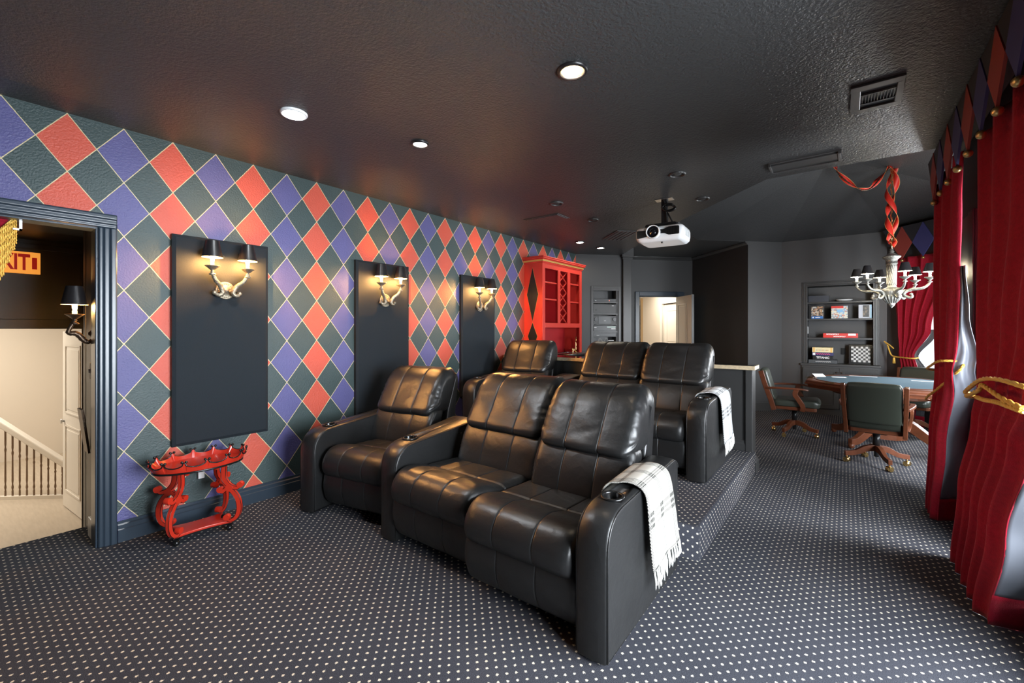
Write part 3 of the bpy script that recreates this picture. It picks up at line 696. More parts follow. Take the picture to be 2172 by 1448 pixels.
mb = MB().box(0, .47, 0, .02, -.010, 0); mb.box(0, .47, .185, .20, -.03, 0); mb.box(0, .015, 0, .2, -.03, 0); mb.box(.45, .47, 0, .2, -.03, 0); obj('frame', mb, M_vent, fp, bevel=.002)
hp = thing('access_panel', 'flat charcoal panel in the ceiling near the harlequin wall', 'ceiling panel', (-3.12, 4.30, ZC))
obj('panel', MB().box(.02, .47, .02, .25, -.014, -.001), M_ceil, hp, bevel=.004); obj('frame', MB().box(0, .49, 0, .27, -.008, 0), M_ceil, hp, bevel=.003)
rg = thing('ceiling_grille', 'dark ceiling grille just behind the projector', 'air vent', (-2.55, 5.85, ZC), math.radians(-45))
obj('frame', MB().box(-.30, .30, -.16, .16, -.010, 0), M_vent, rg, bevel=.004)
for i in range(5): obj('slat', MB().box(-.28, .28, -.13 + i * .06, -.10 + i * .06, -.016, -.010), M_ctrim, rg)

# ------------------------------------------------------------------ projector
pj = thing('projector', 'white projector with a black lens hanging from the ceiling', 'projector', (-1.50, 4.52, 2.37), math.radians(4))
fy = -.20
body = rpoly([(-.235, -.185), (.235, -.185), (.235, .20), (-.235, .20)], .06, 6)
def pj_body():
    mb = MB(); lev = [(-.085, .80), (-.075, .90), (-.055, .975), (-.02, 1.0), (.03, 1.0), (.055, .97), (.066, .90)]
    vs = []; n = len(body)
    for z, s_ in lev: vs += [(x * s_, y * s_, z) for x, y in body]
    f = [(i * n + j, i * n + (j + 1) % n, (i + 1) * n + (j + 1) % n, (i + 1) * n + j) for i in range(len(lev) - 1) for j in range(n)]
    mb.add(vs, f, True); mb.add(vs, [tuple(range(n))[::-1], tuple(range((len(lev) - 1) * n, len(lev) * n))]); return mb
obj('body', pj_body(), M_projw, pj)
mb = MB().prism(rpoly([(-.215, -.045), (-.12, -.035), (-.07, -.010), (.06, -.015), (.10, -.035), (.20, -.035), (.20, .045), (.10, .045), (.05, .025), (-.215, .035)], .012, 3), 'y', -.192, -.15)
obj('front_grille', mb, M_plastic, pj)
for i in range(9): obj('grille_slat', MB().box(.095 + i * .011, .098 + i * .011, -.195, -.19, -.03, .04), M_device, pj)
LX = -.045; RX = Matrix.Translation((LX, -.19, .005)) @ Matrix.Rotation(PI / 2, 4, 'X')
obj('lens_ring', MB().lathe([(.066, -.03), (.068, .035), (.064, .04), (.058, .036), (.056, .01)], 36, M=RX), M_projw, pj)
ln = obj('lens', MB().lathe([(.058, .028), (.050, .030), (.040, .022), (.030, .030), (.018, .036), (.0001, .038)], 32, M=RX), M_glassblk, pj)
obj('side_vent', MB().box(.233, .237, -.06, .00, -.03, .03).box(.233, .237, .03, .09, -.03, .02), mat('pale_grey_vent', (.62, .65, .65), .5), pj)
obj('foot', MB().cyl((0.02, -.12), .010, -.10, -.08, 10), M_plastic, pj)
mb = MB().box(-.15, .16, -.12, .10, .075, .090); mb.box(-.15, -.13, -.12, .10, .065, .10); mb.box(.14, .16, -.12, .10, .065, .10); mb.box(-.14, .15, -.125, -.11, .09, .105)
obj('mount_cradle', mb, M_device, pj, bevel=.003)
obj('mount_pole', MB().box(-.015, .045, -.02, .03, .09, .366), M_device, pj, bevel=.004)
obj('mount_brace', MB().tube([(.03, .0, .26), (.11, -.03, .10)], .008, 8).tube([(.12, 0, .11), (.17, -.05, .10)], .012, 8), M_device, pj)
obj('ceiling_plate', MB().box(-.075, .10, -.05, .05, .3645, .3695), M_steel, pj, bevel=.002)
cpts = [(.05 + .055 * math.cos(a) + .012 * a / 6, -.03 - .01 * math.sin(a * .7), .285 + .030 * math.sin(a) - .002 * a) for a in [k * .35 for k in range(40)]]
obj('cable', MB().tube(cpts, .009, 6).tube(bez([(.01, -.03, .36), (.03, -.035, .30), (.04, -.03, .2), (.045, -.02, .1)], 14), .007, 6), M_plastic, pj)

# ------------------------------------------------------------------ theatre seats
def stations(x0, x1, seams, er, n=20):
    xs = [x0 + (x1 - x0) * i / n for i in range(n + 1)]
    for k in (0.02, .08, .18, .32, .5, .7): xs += [x0 + er * k, x1 - er * k]
    for s in seams: xs += [s + d for d in (-.018, -.010, -.005, -.0025, 0, .0025, .005, .010, .018)]
    xs = sorted(set(round(x, 5) for x in xs)); return xs
def cushion(prof, x0, x1, seams, er=.05, puff=.012, wr=.006, seed=0, dense=1, groove=.007):
    P = [Vector(p) for p in prof]; n = len(P)
    area2 = sum(P[i].x * P[(i + 1) % n].y - P[(i + 1) % n].x * P[i].y for i in range(n)); sg = 1 if area2 > 0 else -1
    N = []
    for i in range(n):
        t = (P[(i + 1) % n] - P[i - 1]).normalized(); N.append(Vector((t.y, -t.x)) * sg)
    cen = Vector((sum(p.x for p in P) / n, sum(p.y for p in P) / n)); arc = [0.0]
    for a_, b_ in zip(P, P[1:]): arc.append(arc[-1] + (b_ - a_).length)
    xs = stations(x0, x1, seams, er); edges = [x0] + list(seams) + [x1]; vs = []
    for x in xs:
        e = min(x - x0, x1 - x); d0 = 0.0
        if e < er: q = 1 - e / er; d0 = er * (1 - math.sqrt(max(0, 1 - q * q)))
        g = sum(groove * math.exp(-((x - s) / .003) ** 2) for s in seams)
        k = next((i for i in range(len(edges) - 1) if x <= edges[i + 1] + 1e-6), len(edges) - 2); f = (x - edges[k]) / (edges[k + 1] - edges[k])
        pf = puff * (4 * f * (1 - f)) ** .5 if 0 < f < 1 else 0
        wx = 1 + 2.5 * math.exp(-e / .06)
        for i in range(n):
            p = P[i]
            s_ = arc[i]; ew = math.exp(-e / .055)
            w = wr * .35 * noise.noise(Vector((x * 6 + seed, s_ * 7, seed)))
            w -= wr * (1.7 * ew + .10) * abs(noise.noise(Vector((s_ * 34 + 4 * noise.noise(Vector((x * 5, s_ * 4, seed))), x * 5, seed * 7))))
            w -= wr * .55 * max(0, noise.noise(Vector((s_ * 20 + x * 9, x * 4 - s_ * 5, seed * 3))) - .28)
            q = cen + (p - cen) * max(.25, 1 - d0 / .16) - N[i] * (g - pf - w); vs.append((x, q.x, q.y))
    m = len(xs); f = [(a * n + b, a * n + (b + 1) % n, (a + 1) * n + (b + 1) % n, (a + 1) * n + b) for a in range(m - 1) for b in range(n)]
    mb = MB(); mb.add(vs, f, True); mb.add(vs, [tuple(range(n))[::-1], tuple(range((m - 1) * n, m * n))], True); return mb
def resample(prof, step=.016):
    out = []; n = len(prof)
    for i in range(n):
        a = Vector(prof[i]); b = Vector(prof[(i + 1) % n]); k = max(1, int((b - a).length / step))
        out += [tuple(a.lerp(b, j / k)) for j in range(k)]
    return out
P_seat = resample(rpoly([(.64, .27), (.66, .445), (.335, .462), (.318, .452), (.30, .466), (.155, .505), (.05, .49), (-.015, .40), (.005, .30), (.12, .262)], [.02, .04, .004, .006, .004, .06, .06, .06, .05, .05]))
P_foot = resample(rpoly([(.06, .075), (.14, .06), (.16, .30), (.10, .325), (.035, .315), (.018, .19)], [.03, .02, .02, .03, .03, .08]))
P_lum = resample(rpoly([(.545, .415), (.70, .40), (.83, .72), (.70, .735), (.615, .62)], [.05, .02, .03, .04, .12]))
P_pil = resample(rpoly([(.618, .70), (.69, .662), (.92, .68), (1.06, 1.00), (1.02, 1.055), (.90, 1.06), (.795, .985)], [.05, .05, .03, .05, .05, .07, .13]))
P_shell = resample(rpoly([(.74, .06), (.93, .06), (1.085, .97), (1.07, 1.01), (1.035, .985), (.91, .70)], [.02, .03, .04, .03, .03, .05]), .05)
def seat(parent, cx, w, y, seed, back=None):
    s1, s2 = cx - w * .17, cx + w * .17; a, b = cx - w / 2, cx + w / 2; back = back or (a, b)
    def ob(nm, pr, e=.05, pf=.012, wr=.006, bk=False, sh=0.0, sm=True, gr=.003):
        p, q = back if bk else (a, b); c_ = (p + q) / 2; hw = (q - p) * .17
        return obj(nm, cushion(pr, p + .004 + sh, q - .004 - sh, (c_ - hw, c_ + hw) if sm else (), e, pf, wr, seed, groove=gr), M_leather, parent, (0, y, 0))
    ob('footrest', P_foot, e=.035, pf=.003, wr=.004, sh=.006); ob('seat_cushion', P_seat, e=.06, pf=.004, wr=.0035)
    ob('lumbar_cushion', P_lum, e=.05, pf=.004, wr=.006, bk=True); ob('headrest_cushion', P_pil, e=.075, pf=.005, wr=.014, bk=True)
    ob('back_shell', P_shell, e=.03, pf=.0, wr=.0, bk=True, sh=.022, sm=False)
ARM = rpoly([(0, .012), (0, .62), (.90, .665), (.96, .62), (.96, .012)], [.01, .17, .05, .02, .02], 9)
def arm(parent, xf0, xf1, xb0, xb1, y, cup=True, rz=0):
    """arm rest: front width xf0..xf1, back width xb0..xb1"""
    mb = MB(); n = len(ARM)
    def X(t, yy): k = yy / .96; l = xf0 + (xb0 - xf0) * k; r = xf1 + (xb1 - xf1) * k; return l + (r - l) * t
    bev = [(0.0, .016), (.03, .006), (.09, .0), (.5, -.004), (.91, .0), (.97, .006), (1.0, .016)]
    P = [Vector(p) for p in ARM]; N = []
    for i in range(n):
        t = (P[(i + 1) % n] - P[i - 1]).normalized(); N.append(Vector((-t.y, t.x)))
    vs = []
    for t, d in bev:
        for i in range(n):
            q = P[i] + N[i] * (-d if False else 0); q = P[i] - N[i] * d; vs.append((X(t, P[i].x), q.x, max(.010, q.y)))
    m = len(bev); mb.add(vs, [(a * n + b, a * n + (b + 1) % n, (a + 1) * n + (b + 1) % n, (a + 1) * n + b) for a in range(m - 1) for b in range(n)], True)
    mb.add(vs, [tuple(range(n)), tuple(range((m - 1) * n, m * n))])
    o = obj('armrest', mb, M_leather, parent, (0, y, 0))
    for t in (0.012, .988):
        pts = [(X(t, p[0]), p[0] + .004, p[1] - .002) for p in ARM[1:-14]]
        pts = [(X(t, P[i].x), (P[i] - N[i] * .009).x, (P[i] - N[i] * .009).y) for i in range(9, n - 10)]
        obj('piping', MB().tube(pts, .0042, 6), M_leather, o)
    if cup:
        cy = .215; cx = (X(0, cy) + X(1, cy)) / 2; cz = .636
        cut = MB().cyl((cx, cy), .042, cz - .08, cz + .1, 28); c = obj('cup_cutter', cut, M_plastic, None)
        c.location = (0, y, 0) if False else (0, 0, 0)
        b = o.modifiers.new('cup', 'BOOLEAN'); b.object = c; b.operation = 'DIFFERENCE'; b.solver = 'EXACT'
        c.parent = o
        bpy.context.view_layer.update(); dg = bpy.context.evaluated_depsgraph_get(); me = bpy.data.meshes.new_from_object(o.evaluated_get(dg))
        o.modifiers.clear(); o.data = me; bpy.data.objects.remove(c)
        T = Matrix.Translation((cx, cy, cz)) @ Matrix.Rotation(.049, 4, 'X')
        obj('cup_holder', MB().lathe([(.055, .0), (.056, .004), (.050, .0075), (.043, .006), (.041, .0), (.040, -.075), (.0001, -.076)], 32, M=T), M_plastic, o)
    return o
FX = (-0.855, 1.66)
GS = 'black leather theatre seats'
lv = thing('double_recliner', 'front row black leather double recliner with the cream plaid throw on its arm', 'sofa', (-1.62, 1.66, 0), 0, GS)
arm(lv, .692, .84, .692, .84, 0); arm(lv, -.875, -.722, -1.085, -.80, .135)
seat(lv, .342, .70, .0, 1, (.045, .69)); seat(lv, -.375, .72, .085, 2, (-.675, .04))
lc = thing('recliner', 'front row single black leather recliner beside the middle wall panel', 'armchair', (-2.865, 1.80, 0), math.radians(11), GS)
seat(lc, 0, .66, 0, 3, (-.39, .255)); arm(lc, -.50, -.345, -.50, -.345, -.03)
OFF = Vector((-.075, 1.905, .206))
lv2 = dup(lv, Vector(lv.location) + OFF, None, 'back row black leather double recliner on the carpeted platform, white throw on its arm')
lc2 = dup(lc, Vector(lc.location) + OFF + Vector((.0, -.03, 0)), None, 'back row single black leather recliner in front of the red cabinet')

# ------------------------------------------------------------------ throws
def throw(name, label, off, m, mt, seed, y0=0.0):
    t = thing(name, label, 'blanket', (off.x, off.y, off.z))
    # across path: inner side -> over the arm -> down the outer side ; along y
    xi, xo, zt = .685, .852, .664
    path = [(xi - .004, .560), (xi - .006, .62), (xi + .018, .657), (xi + .06, zt), (.77, zt + .004), (xo - .045, zt - .002), (xo - .008, zt - .03), (xo + .006, .58), (xo + .012, .45), (xo + .016, .33), (xo + .022, .235)]
    B = bez([(p[0], 0, p[1]) for p in path], 44)
    L = [0]
    for a, b in zip(B, B[1:]): L.append(L[-1] + (b - a).length)
    def fn(u, v):
        i = u * 44; k = min(int(i), 43); p = B[k].lerp(B[k + 1], i - k); s = L[k] + (L[k + 1] - L[k]) * (i - k)
        dn = max(0, s - .30)
        ya = .275 + .15 * u - .06 * math.exp(-((u - .12) / .2) ** 2) * 0 ; yb = .600 + .20 * u ** 1.2
        y = ya + (yb - ya) * v
        w = .006 * math.sin(v * 9 + u * 3 + seed) * min(1, dn * 6)
        bulge = .006 + .010 * max(0, math.sin(v * 5.2 + seed)) * min(1, dn * 5)
        z = p.z + (.045 * (y - .5)) * (1 if u < .6 else 0)
        return (p.x + (bulge if u > .45 else 0) + w * .4, y, p.z + .004 + .045 * (y - .45) * max(0, 1 - dn * 5) + (.03 * (v - .5) * min(1, dn * 3)))
    W = .345
    mb = MB().grid(fn, 60, 30, uvf=lambda u, v: (v * W, u * L[-1]))
    o = obj('woven_cloth', mb, m, t, fix=False); sd = o.modifiers.new('s', 'SOLIDIFY'); sd.thickness = .005; sd.offset = 1
    rnd = random.Random(seed)
    for k in range(15):
        v = (k + .5) / 15; p = Vector(fn(1.0, v)); q = Vector(fn(.97, v)); mbf = MB()
        for j in range(3):
            a = p + Vector((.003, rnd.uniform(-.007, .007), .004)); ln = rnd.uniform(.065, .10); sw = rnd.uniform(-.012, .022)
            mbf.tube(bez([a, a + Vector((.006, sw * .3, -ln * .5)), a + Vector((.005 + rnd.uniform(-.004, .006), sw, -ln))], 5), [.0045, .0042, .004, .0042, .0038, .0015], 5)
        obj('tassel', mbf, mt, t)
    return t
M_tas = mat('wool_tassel', (.70, .68, .63), .9, var=(90, .5))
throw('plaid_throw', 'cream and black plaid throw with fringe over the front sofa arm', Vector((-1.62, 1.66, 0)), M_plaid1, M_tas, 3)
throw('plaid_throw', 'white and black plaid throw with fringe over the back row arm', Vector((-1.62, 1.66, 0)) + OFF, M_plaid2, M_tas, 5)

# ------------------------------------------------------------------ red scroll table
rt = thing('scroll_table', 'small red lacquered oval tray table with scrolled legs and crown rim', 'side table', (-3.53, 1.075, 0), math.radians(-4))
A_, B_ = .165, .255
def ell(a, b, n=72): return [(a * math.cos(2 * PI * k / n), b * math.sin(2 * PI * k / n)) for k in range(n)]
obj('tray_floor', MB().prism(ell(A_, B_), 'z', .478, .492, smooth=True), M_red, rt)
def rimf(th, s):
    fl = 1 + .10 * s; return (A_ * fl * math.cos(th), B_ * fl * math.sin(th))
NL = 14; mb = MB(); vs = []; fs = []; NN = NL * 20
for k in range(NN):
    th = 2 * PI * k / NN; ph = (k % 20) / 20.0; d = abs(ph - .5) * 2          # 1 at crown points, 0 mid scallop
    h = .022 + .020 * d ** 2.2 + (.012 if d > .86 else 0)
    x0, y0 = rimf(th, 0); x1, y1 = rimf(th, 1.0); nx, ny = math.cos(th) * .006, math.sin(th) * .006
    vs += [(x0, y0, .476), (x1, y1, .492 + h), (x1 - nx, y1 - ny, .492 + h), (x0 - nx, y0 - ny, .490)]
for k in range(NN):
    a = k * 4; b = ((k + 1) % NN) * 4
    fs += [(a, b, b + 1, a + 1), (a + 1, b + 1, b + 2, a + 2), (a + 2, b + 2, b + 3, a + 3)]
mb.add(vs, fs, False); obj('crown_rim', mb, M_red, rt, fix=False)
mb = MB(); mb.tube([Vector(vs[k * 4 + 1]) for k in range(NN)], .0042, 5, closed=True)
for k in range(NL):
    th = 2 * PI * k / NL; x1, y1 = rimf(th, 1.05)
    for s_ in (-1, 1): mb.ball((x1 - s_ * .008 * math.sin(th), y1 + s_ * .012 * math.cos(th), .550), .0085, 8)
obj('rim_edge', mb, M_plastic, rt, label='glossy black scalloped edge')
obj('tray_band', MB().sweep([(x * 1.005, y * 1.005, .474) for x, y in ell(A_, B_)], [(-.004, -.006), (.004, -.006), (.004, .006), (-.004, .006)], closed=True), M_plastic, rt)
shf = []
for k in range(4):
    c = [(.105, .165), (-.105, .165), (-.105, -.165), (.105, -.165)]; a, b = Vector(c[k]), Vector(c[(k + 1) % 4]); md = (a + b) / 2 * .55
    for j in range(12): t = j / 12; p = a * (1 - t) ** 2 + md * 2 * t * (1 - t) + b * t * t; shf.append(tuple(p))
obj('lower_shelf', MB().prism(shf, 'z', .052, .068), M_red, rt, bevel=.003)
obj('shelf_edge', MB().prism([(x * 1.02, y * 1.02) for x, y in shf], 'z', .046, .0525), M_plastic, rt)
def volute(c, r, turns, a0, sgn, n=16): return [(c[0] + r * (1 - .55 * k / n) * math.cos(a0 + sgn * turns * 2 * PI * k / n), c[1] + r * (1 - .55 * k / n) * math.sin(a0 + sgn * turns * 2 * PI * k / n)) for k in range(n + 1)]
for (sx, sy) in ((1, 1), (-1, 1), (-1, -1), (1, -1)):
    lg = MB(); le = MB()
    def PR(path, w0, w1, th=.022):
        n = len(path); P = bez([(p[0], 0, p[1]) for p in path], 30); wd_ = [w0 + (w1 - w0) * math.sin(PI * k / 30) for k in range(31)]
        vs = []
        for i, p in enumerate(P):
            a = P[max(i - 1, 0)]; b = P[min(i + 1, 30)]; t = (b - a).normalized(); nn = Vector((-t.z, 0, t.x))
            for (u_, v_) in ((-1, -1), (1, -1), (1, 1), (-1, 1)): vs.append(p + nn * u_ * wd_[i] / 2 + Vector((0, v_ * th / 2, 0)))
        for q_ in range(4): le.tube([vs[i * 4 + q_] for i in range(31)], .0018, 4)
        lg.add(vs, [(i * 4 + j, i * 4 + (j + 1) % 4, (i + 1) * 4 + (j + 1) % 4, (i + 1) * 4 + j) for i in range(30) for j in range(4)]); lg.add(vs, [(3, 2, 1, 0), (120, 121, 122, 123)])
    def disc(x, z, r, th=.030): lg.cyl((0, 0), r, -th / 2, th / 2, 16, Matrix.Translation((x, 0, z)) @ Matrix.Rotation(PI / 2, 4, 'X'))
    PR([(.060, .455), (.078, .476), (.100, .462), (.098, .41), (.105, .36), (.140, .315), (.185, .300), (.205, .318)], .014, .031)
    PR([(.075, .290), (.090, .275), (.12, .298), (.155, .278), (.190, .22), (.198, .15), (.178, .095), (.140, .075), (.118, .095)], .014, .031)
    disc(.060, .452, .018); disc(.205, .322, .021); disc(.076, .292, .020); disc(.118, .098, .021); disc(.135, .303, .024)
    ang = math.atan2(sy * .60, sx * .50)
    lo_ = obj('leg', lg, M_red, rt, (sx * .022, sy * .045, 0), ang, .003); obj('edge_line', le, M_plastic, lo_, label='thin black painted outline')
    obj('foot', MB().ball((0, 0, .020), .020, 14).lathe([(.012, .036), (.022, .042), (.022, .047)], 14), M_plastic, rt, (sx * .095, sy * .150, 0))

# ------------------------------------------------------------------ red cabinet (hutch)
cb = thing('red_hutch', 'tall red open bar hutch with bottle lattice and a black diamond on its side', 'cabinet', (XL, 5.28, 1.022))
cd_, cw_ = .33, 1.18; z = lambda a: a - 1.022
mb = MB().box(.003, cd_, 0, .02, 0, z(2.38)); mb.box(.003, cd_, cw_ - .02, cw_, 0, z(2.38))
obj('side_panel', MB().box(.003, cd_ - .02, 0, .02, 0, z(2.38)), M_redcab, cb); obj('side_panel', MB().box(.003, cd_ - .02, cw_ - .02, cw_, 0, z(2.38)), M_redcab, cb)
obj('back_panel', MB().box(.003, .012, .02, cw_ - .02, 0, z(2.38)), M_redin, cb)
def st(a, b, c, d, nm='face_frame'): return obj(nm, MB().box(cd_ - .02, cd_, a, b, z(c), z(d)), M_redcab, cb, bevel=.002)
st(0, .07, 1.022, 2.38); st(cw_ - .07, cw_, 1.022, 2.38); st(.07, cw_ - .07, 2.30, 2.38); st(.07, cw_ - .07, 1.43, 1.50)
st(.43, .50, 1.50, 2.30); st(.72, .80, 1.50, 2.30)
obj('bottom_board', MB().box(.012, cd_ - .02, .02, cw_ - .02, z(1.44), z(1.465)), M_redcab, cb)
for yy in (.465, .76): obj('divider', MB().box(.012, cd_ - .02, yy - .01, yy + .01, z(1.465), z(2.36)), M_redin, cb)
for (a, b, zz) in ((.02, .455, 2.09), (.02, .455, 1.84), (.77, cw_ - .02, 2.12), (.77, cw_ - .02, 1.83)): obj('shelf', MB().box(.012, cd_ - .025, a, b, z(zz), z(zz) + .022), M_redcab, cb, bevel=.002)
for k in range(5):
    za = 1.505 + k * .157; zb = za + .157
    for (p, q) in (((.505, za), (.715, zb)), ((.715, za), (.505, zb))):
        obj('lattice_bar', MB().bar([(cd_ - .03, p[0], z(p[1])), (cd_ - .03, q[0], z(q[1]))], .012, .016, up=(1, 0, 0)), M_redcab, cb)
cr = MB()
for (e, z0_, z1_) in ((.012, 2.375, 2.395), (.028, 2.418, 2.43), (.045, 2.43, 2.452), (.052, 2.452, 2.468)): cr.box(.003, cd_ + e, -e, cw_ + e, z(z0_), z(z1_))
obj('crown', cr, M_redcab, cb, bevel=.003); obj('gold_band', MB().box(.003, cd_ + .022, -.022, cw_ + .022, z(2.395), z(2.418)), M_gold, cb, label='gold painted band')
for (zc_, hh) in ((1.915, .39), (1.30, .20)):
    for (m_, e, dy) in ((M_gold, .004, -.0015), (M_paneledge, 0.0, -.003)):
        lo = max(1.025, zc_ - hh); w_ = .100 if hh > .3 else .085
        pts = [(.155, z(zc_ + hh) + e * 2), (.155 + w_ + e, z(zc_)), (.155, z(zc_ - hh) - e * 2), (.155 - w_ - e, z(zc_))]
        obj('diamond_inlay' if m_ is M_paneledge else 'inlay_outline', MB().prism(pts, 'y', dy, .001), m_, cb)

# ------------------------------------------------------------------ equipment rack (frame of the angled wall)
rk = sgroup('rack_niche', 'built-in equipment niche in the angled wall', (*C0, 0), PI / 4)
a0, a1, b0, b1 = NI; V = lambda v: 1.405 + (698 - v) * 7.82 / 925
mb = MB().box(a0 - .01, a0, .02, .24, b0, b1); mb.box(a1, a1 + .01, .02, .24, b0, b1); mb.box(a0, a1, .23, .24, b0, b1); mb.box(a0, a1, .02, .24, b1 - .0, b1 + .01); mb.box(a0, a1, .02, .24, b0 - .01, b0)
obj('niche_lining', mb, M_ctrim, rk)
mb = MB()
for bx in ((a0 - .045, a0, b0 - .05, b1 + .045), (a1, a1 + .045, b0 - .05, b1 + .045), (a0, a1, b1, b1 + .045), (a0, a1, b0 - .05, b0)): mb.box(bx[0], bx[1], -.014, 0, bx[2], bx[3])
obj('niche_frame', mb, M_ctrim, rk, bevel=.003); obj('top_rail', MB().box(a0, a1, -.012, .02, V(616), V(609)), M_ctrim, rk)
for vv, hh in ((640, .022), (664.5, .022), (687.5, .008), (702, .022), (713.2, .006), (760, .02), (800, .02)): obj('rack_shelf', MB().box(a0, a1, .004, .229, V(vv) - hh, V(vv)), M_ctrim if hh > .01 else M_device, rk)
def dev(name, label, cat, x0, x1, z0, z1, m, y0=.012, depth=.16):
    t = thing(name, label, cat, (C0[0] + (a0) / R2, C0[1] + (a0) / R2, 0), PI / 4, 'electronics in the wall rack'); obj('case', MB().box(x0, x1, y0 + .006, y0 + depth, z0 + .001, z1), M_device, t)
    obj('faceplate', MB().box(x0, x1, y0, y0 + .006, z0 + .003, z1), m, t, bevel=.002); return t
rw = a1 - a0
d = dev('media_player', 'slim dark player on the top rack shelf with a red light', 'electronics', .01, rw - .01, V(640), V(633.5), M_device)
obj('indicator', MB().box(.30, .306, .008, .013, V(638), V(636)), mat('red_led', (1, .1, .05), .5, emit=((1, .15, .05), 3)), d); obj('button', MB().cbox((.05, .010, V(637)), (.02, .006, .006)), M_steel, d)
d = dev('amplifier', 'wide silver-grey amplifier in the wall rack', 'electronics', .01, rw - .035, V(664.5), V(645), M_silver); obj('power_knob', MB().cyl((0, 0), .012, 0, .012, 14, Matrix.Translation((.065, .012, V(657))) @ Matrix.Rotation(PI / 2, 4, 'X')), M_device, d)
obj('badge', MB().cbox((rw - .10, .010, V(648)), (.04, .004, .008)), M_paper, d)
d = dev('av_receiver', 'receiver with two round knobs and a black display in the wall rack', 'electronics', .01, rw - .03, V(687.5), V(669.5), M_silver)
obj('display', MB().box(.10, .33, .006, .013, V(686), V(671)), M_device, d); obj('badge', MB().cbox((.22, .005, V(680)), (.035, .003, .007)), M_paper, d)
for xx in (.052, rw - .075): obj('volume_knob', MB().cyl((0, 0), .030, 0, .02, 20, Matrix.Translation((xx, .012, V(677))) @ Matrix.Rotation(PI / 2, 4, 'X')), M_device, d)
d = dev('cable_box', 'black box with pale labels in the wall rack', 'electronics', .015, rw - .02, V(702), V(690), M_device); obj('pale_label', MB().box(.26, .42, .008, .013, V(695), V(692)), mat('pale_green_label', (.5, .62, .58), .5), d); obj('pale_label', MB().box(.34, .42, .008, .013, V(698), V(696)), M_paper, d); obj('pale_label', MB().box(.02, .065, .008, .013, V(695), V(693.5)), M_paper, d)
d = dev('disc_player', 'slim disc player with a pale top strip in the wall rack', 'electronics', .01, rw - .02, V(713.2), V(703.5), M_device); obj('strip', MB().box(.02, rw - .03, .008, .013, V(707), V(705.3)), M_silver, d); obj('badge', MB().cbox((.09, .009, V(711)), (.05, .004, .006)), M_paper, d)
d = dev('game_console', 'console with cables on the lowest visible rack shelf', 'electronics', .02, rw - .06, V(760), V(725), M_device, .06); obj('white_remote', MB().cbox((.34, .03, V(722)), (.10, .03, .015)), M_paper, d)
obj('cable', MB().tube(bez([(.08, .02, V(735)), (.10, .0, V(722)), (.13, .01, V(718)), (.2, .02, V(726)), (.24, .01, V(716)), (.28, .02, V(724))], 24), .006, 6), mat('grey_cable', (.4, .4, .4), .5), d)

# ------------------------------------------------------------------ built-in bookcase
BY = 8.891
bk = thing('built_in_bookcase', 'charcoal built-in bookcase with open shelves and panelled doors below', 'bookcase', (0, BY, 0))
x0, x1 = BK[0], BK[1]
mb = MB().box(x0, x1, .30, .31, .0, 2.12); mb.box(x0 - .01, x0, 0, .31, 0, 2.12); mb.box(x1, x1 + .01, 0, .31, 0, 2.12); mb.box(x0, x1, 0, .31, 2.12, 2.13)
obj('niche_back', mb, M_wall, bk)
mb = MB()
for e, d_ in ((0.0, .03), (.022, .022), (.058, .012)):
    ee = .022 if e == 0 else (.036 if e == .022 else .02)
    mb.box(x0 - e - ee, x0 - e, -d_, 0, .84, 2.12 + e + ee); mb.box(x1 + e, x1 + e + ee, -d_, 0, .84, 2.12 + e + ee); mb.box(x0 - e, x1 + e, -d_, 0, 2.12 + e, 2.12 + e + ee)
obj('frame_moulding', mb, M_ctrim, bk, bevel=.004)
SH = (1.265, 1.58, 1.86)
for zz in SH: obj('shelf', MB().box(x0, x1, .01, .30, zz - .028, zz), M_ctrim, bk, bevel=.002)
obj('ledge', MB().box(x0 - .10, x1 + .10, -.055, .30, .80, .835), M_ctrim, bk, bevel=.006)
obj('base_cabinet', MB().box(x0 - .08, x1 + .08, -.035, .30, 0.0, .80), M_ctrim, bk)
xm = (x0 + x1) / 2
for (a, b) in ((x0 - .06, xm - .004), (xm + .004, x1 + .06)):
    dd = obj('cabinet_door', MB().box(a, b, -.052, -.035, .10, .77), M_ctrim, bk, bevel=.004)
    mb = MB()
    for bx in ((a, b, .10, .17), (a, b, .70, .77), (a, a + .07, .17, .70), (b - .07, b, .17, .70)): mb.box(bx[0], bx[1], -.062, -.052, bx[2], bx[3])
    obj('door_rail', mb, M_ctrim, dd, bevel=.004); kx = b - .03 if a < xm - .1 else a + .03
    obj('knob', MB().ball((kx, -.075, .70), .013, 10), M_dkbronze, dd)
obj('switch_plate', MB().box(x0, x0 + .005, .06, .13, 1.33, 1.45), M_paper, bk, bevel=.001)
obj('outlet', MB().box(.0 - .075, -.01, .294, .300, .98, 1.09), M_plastic, bk)

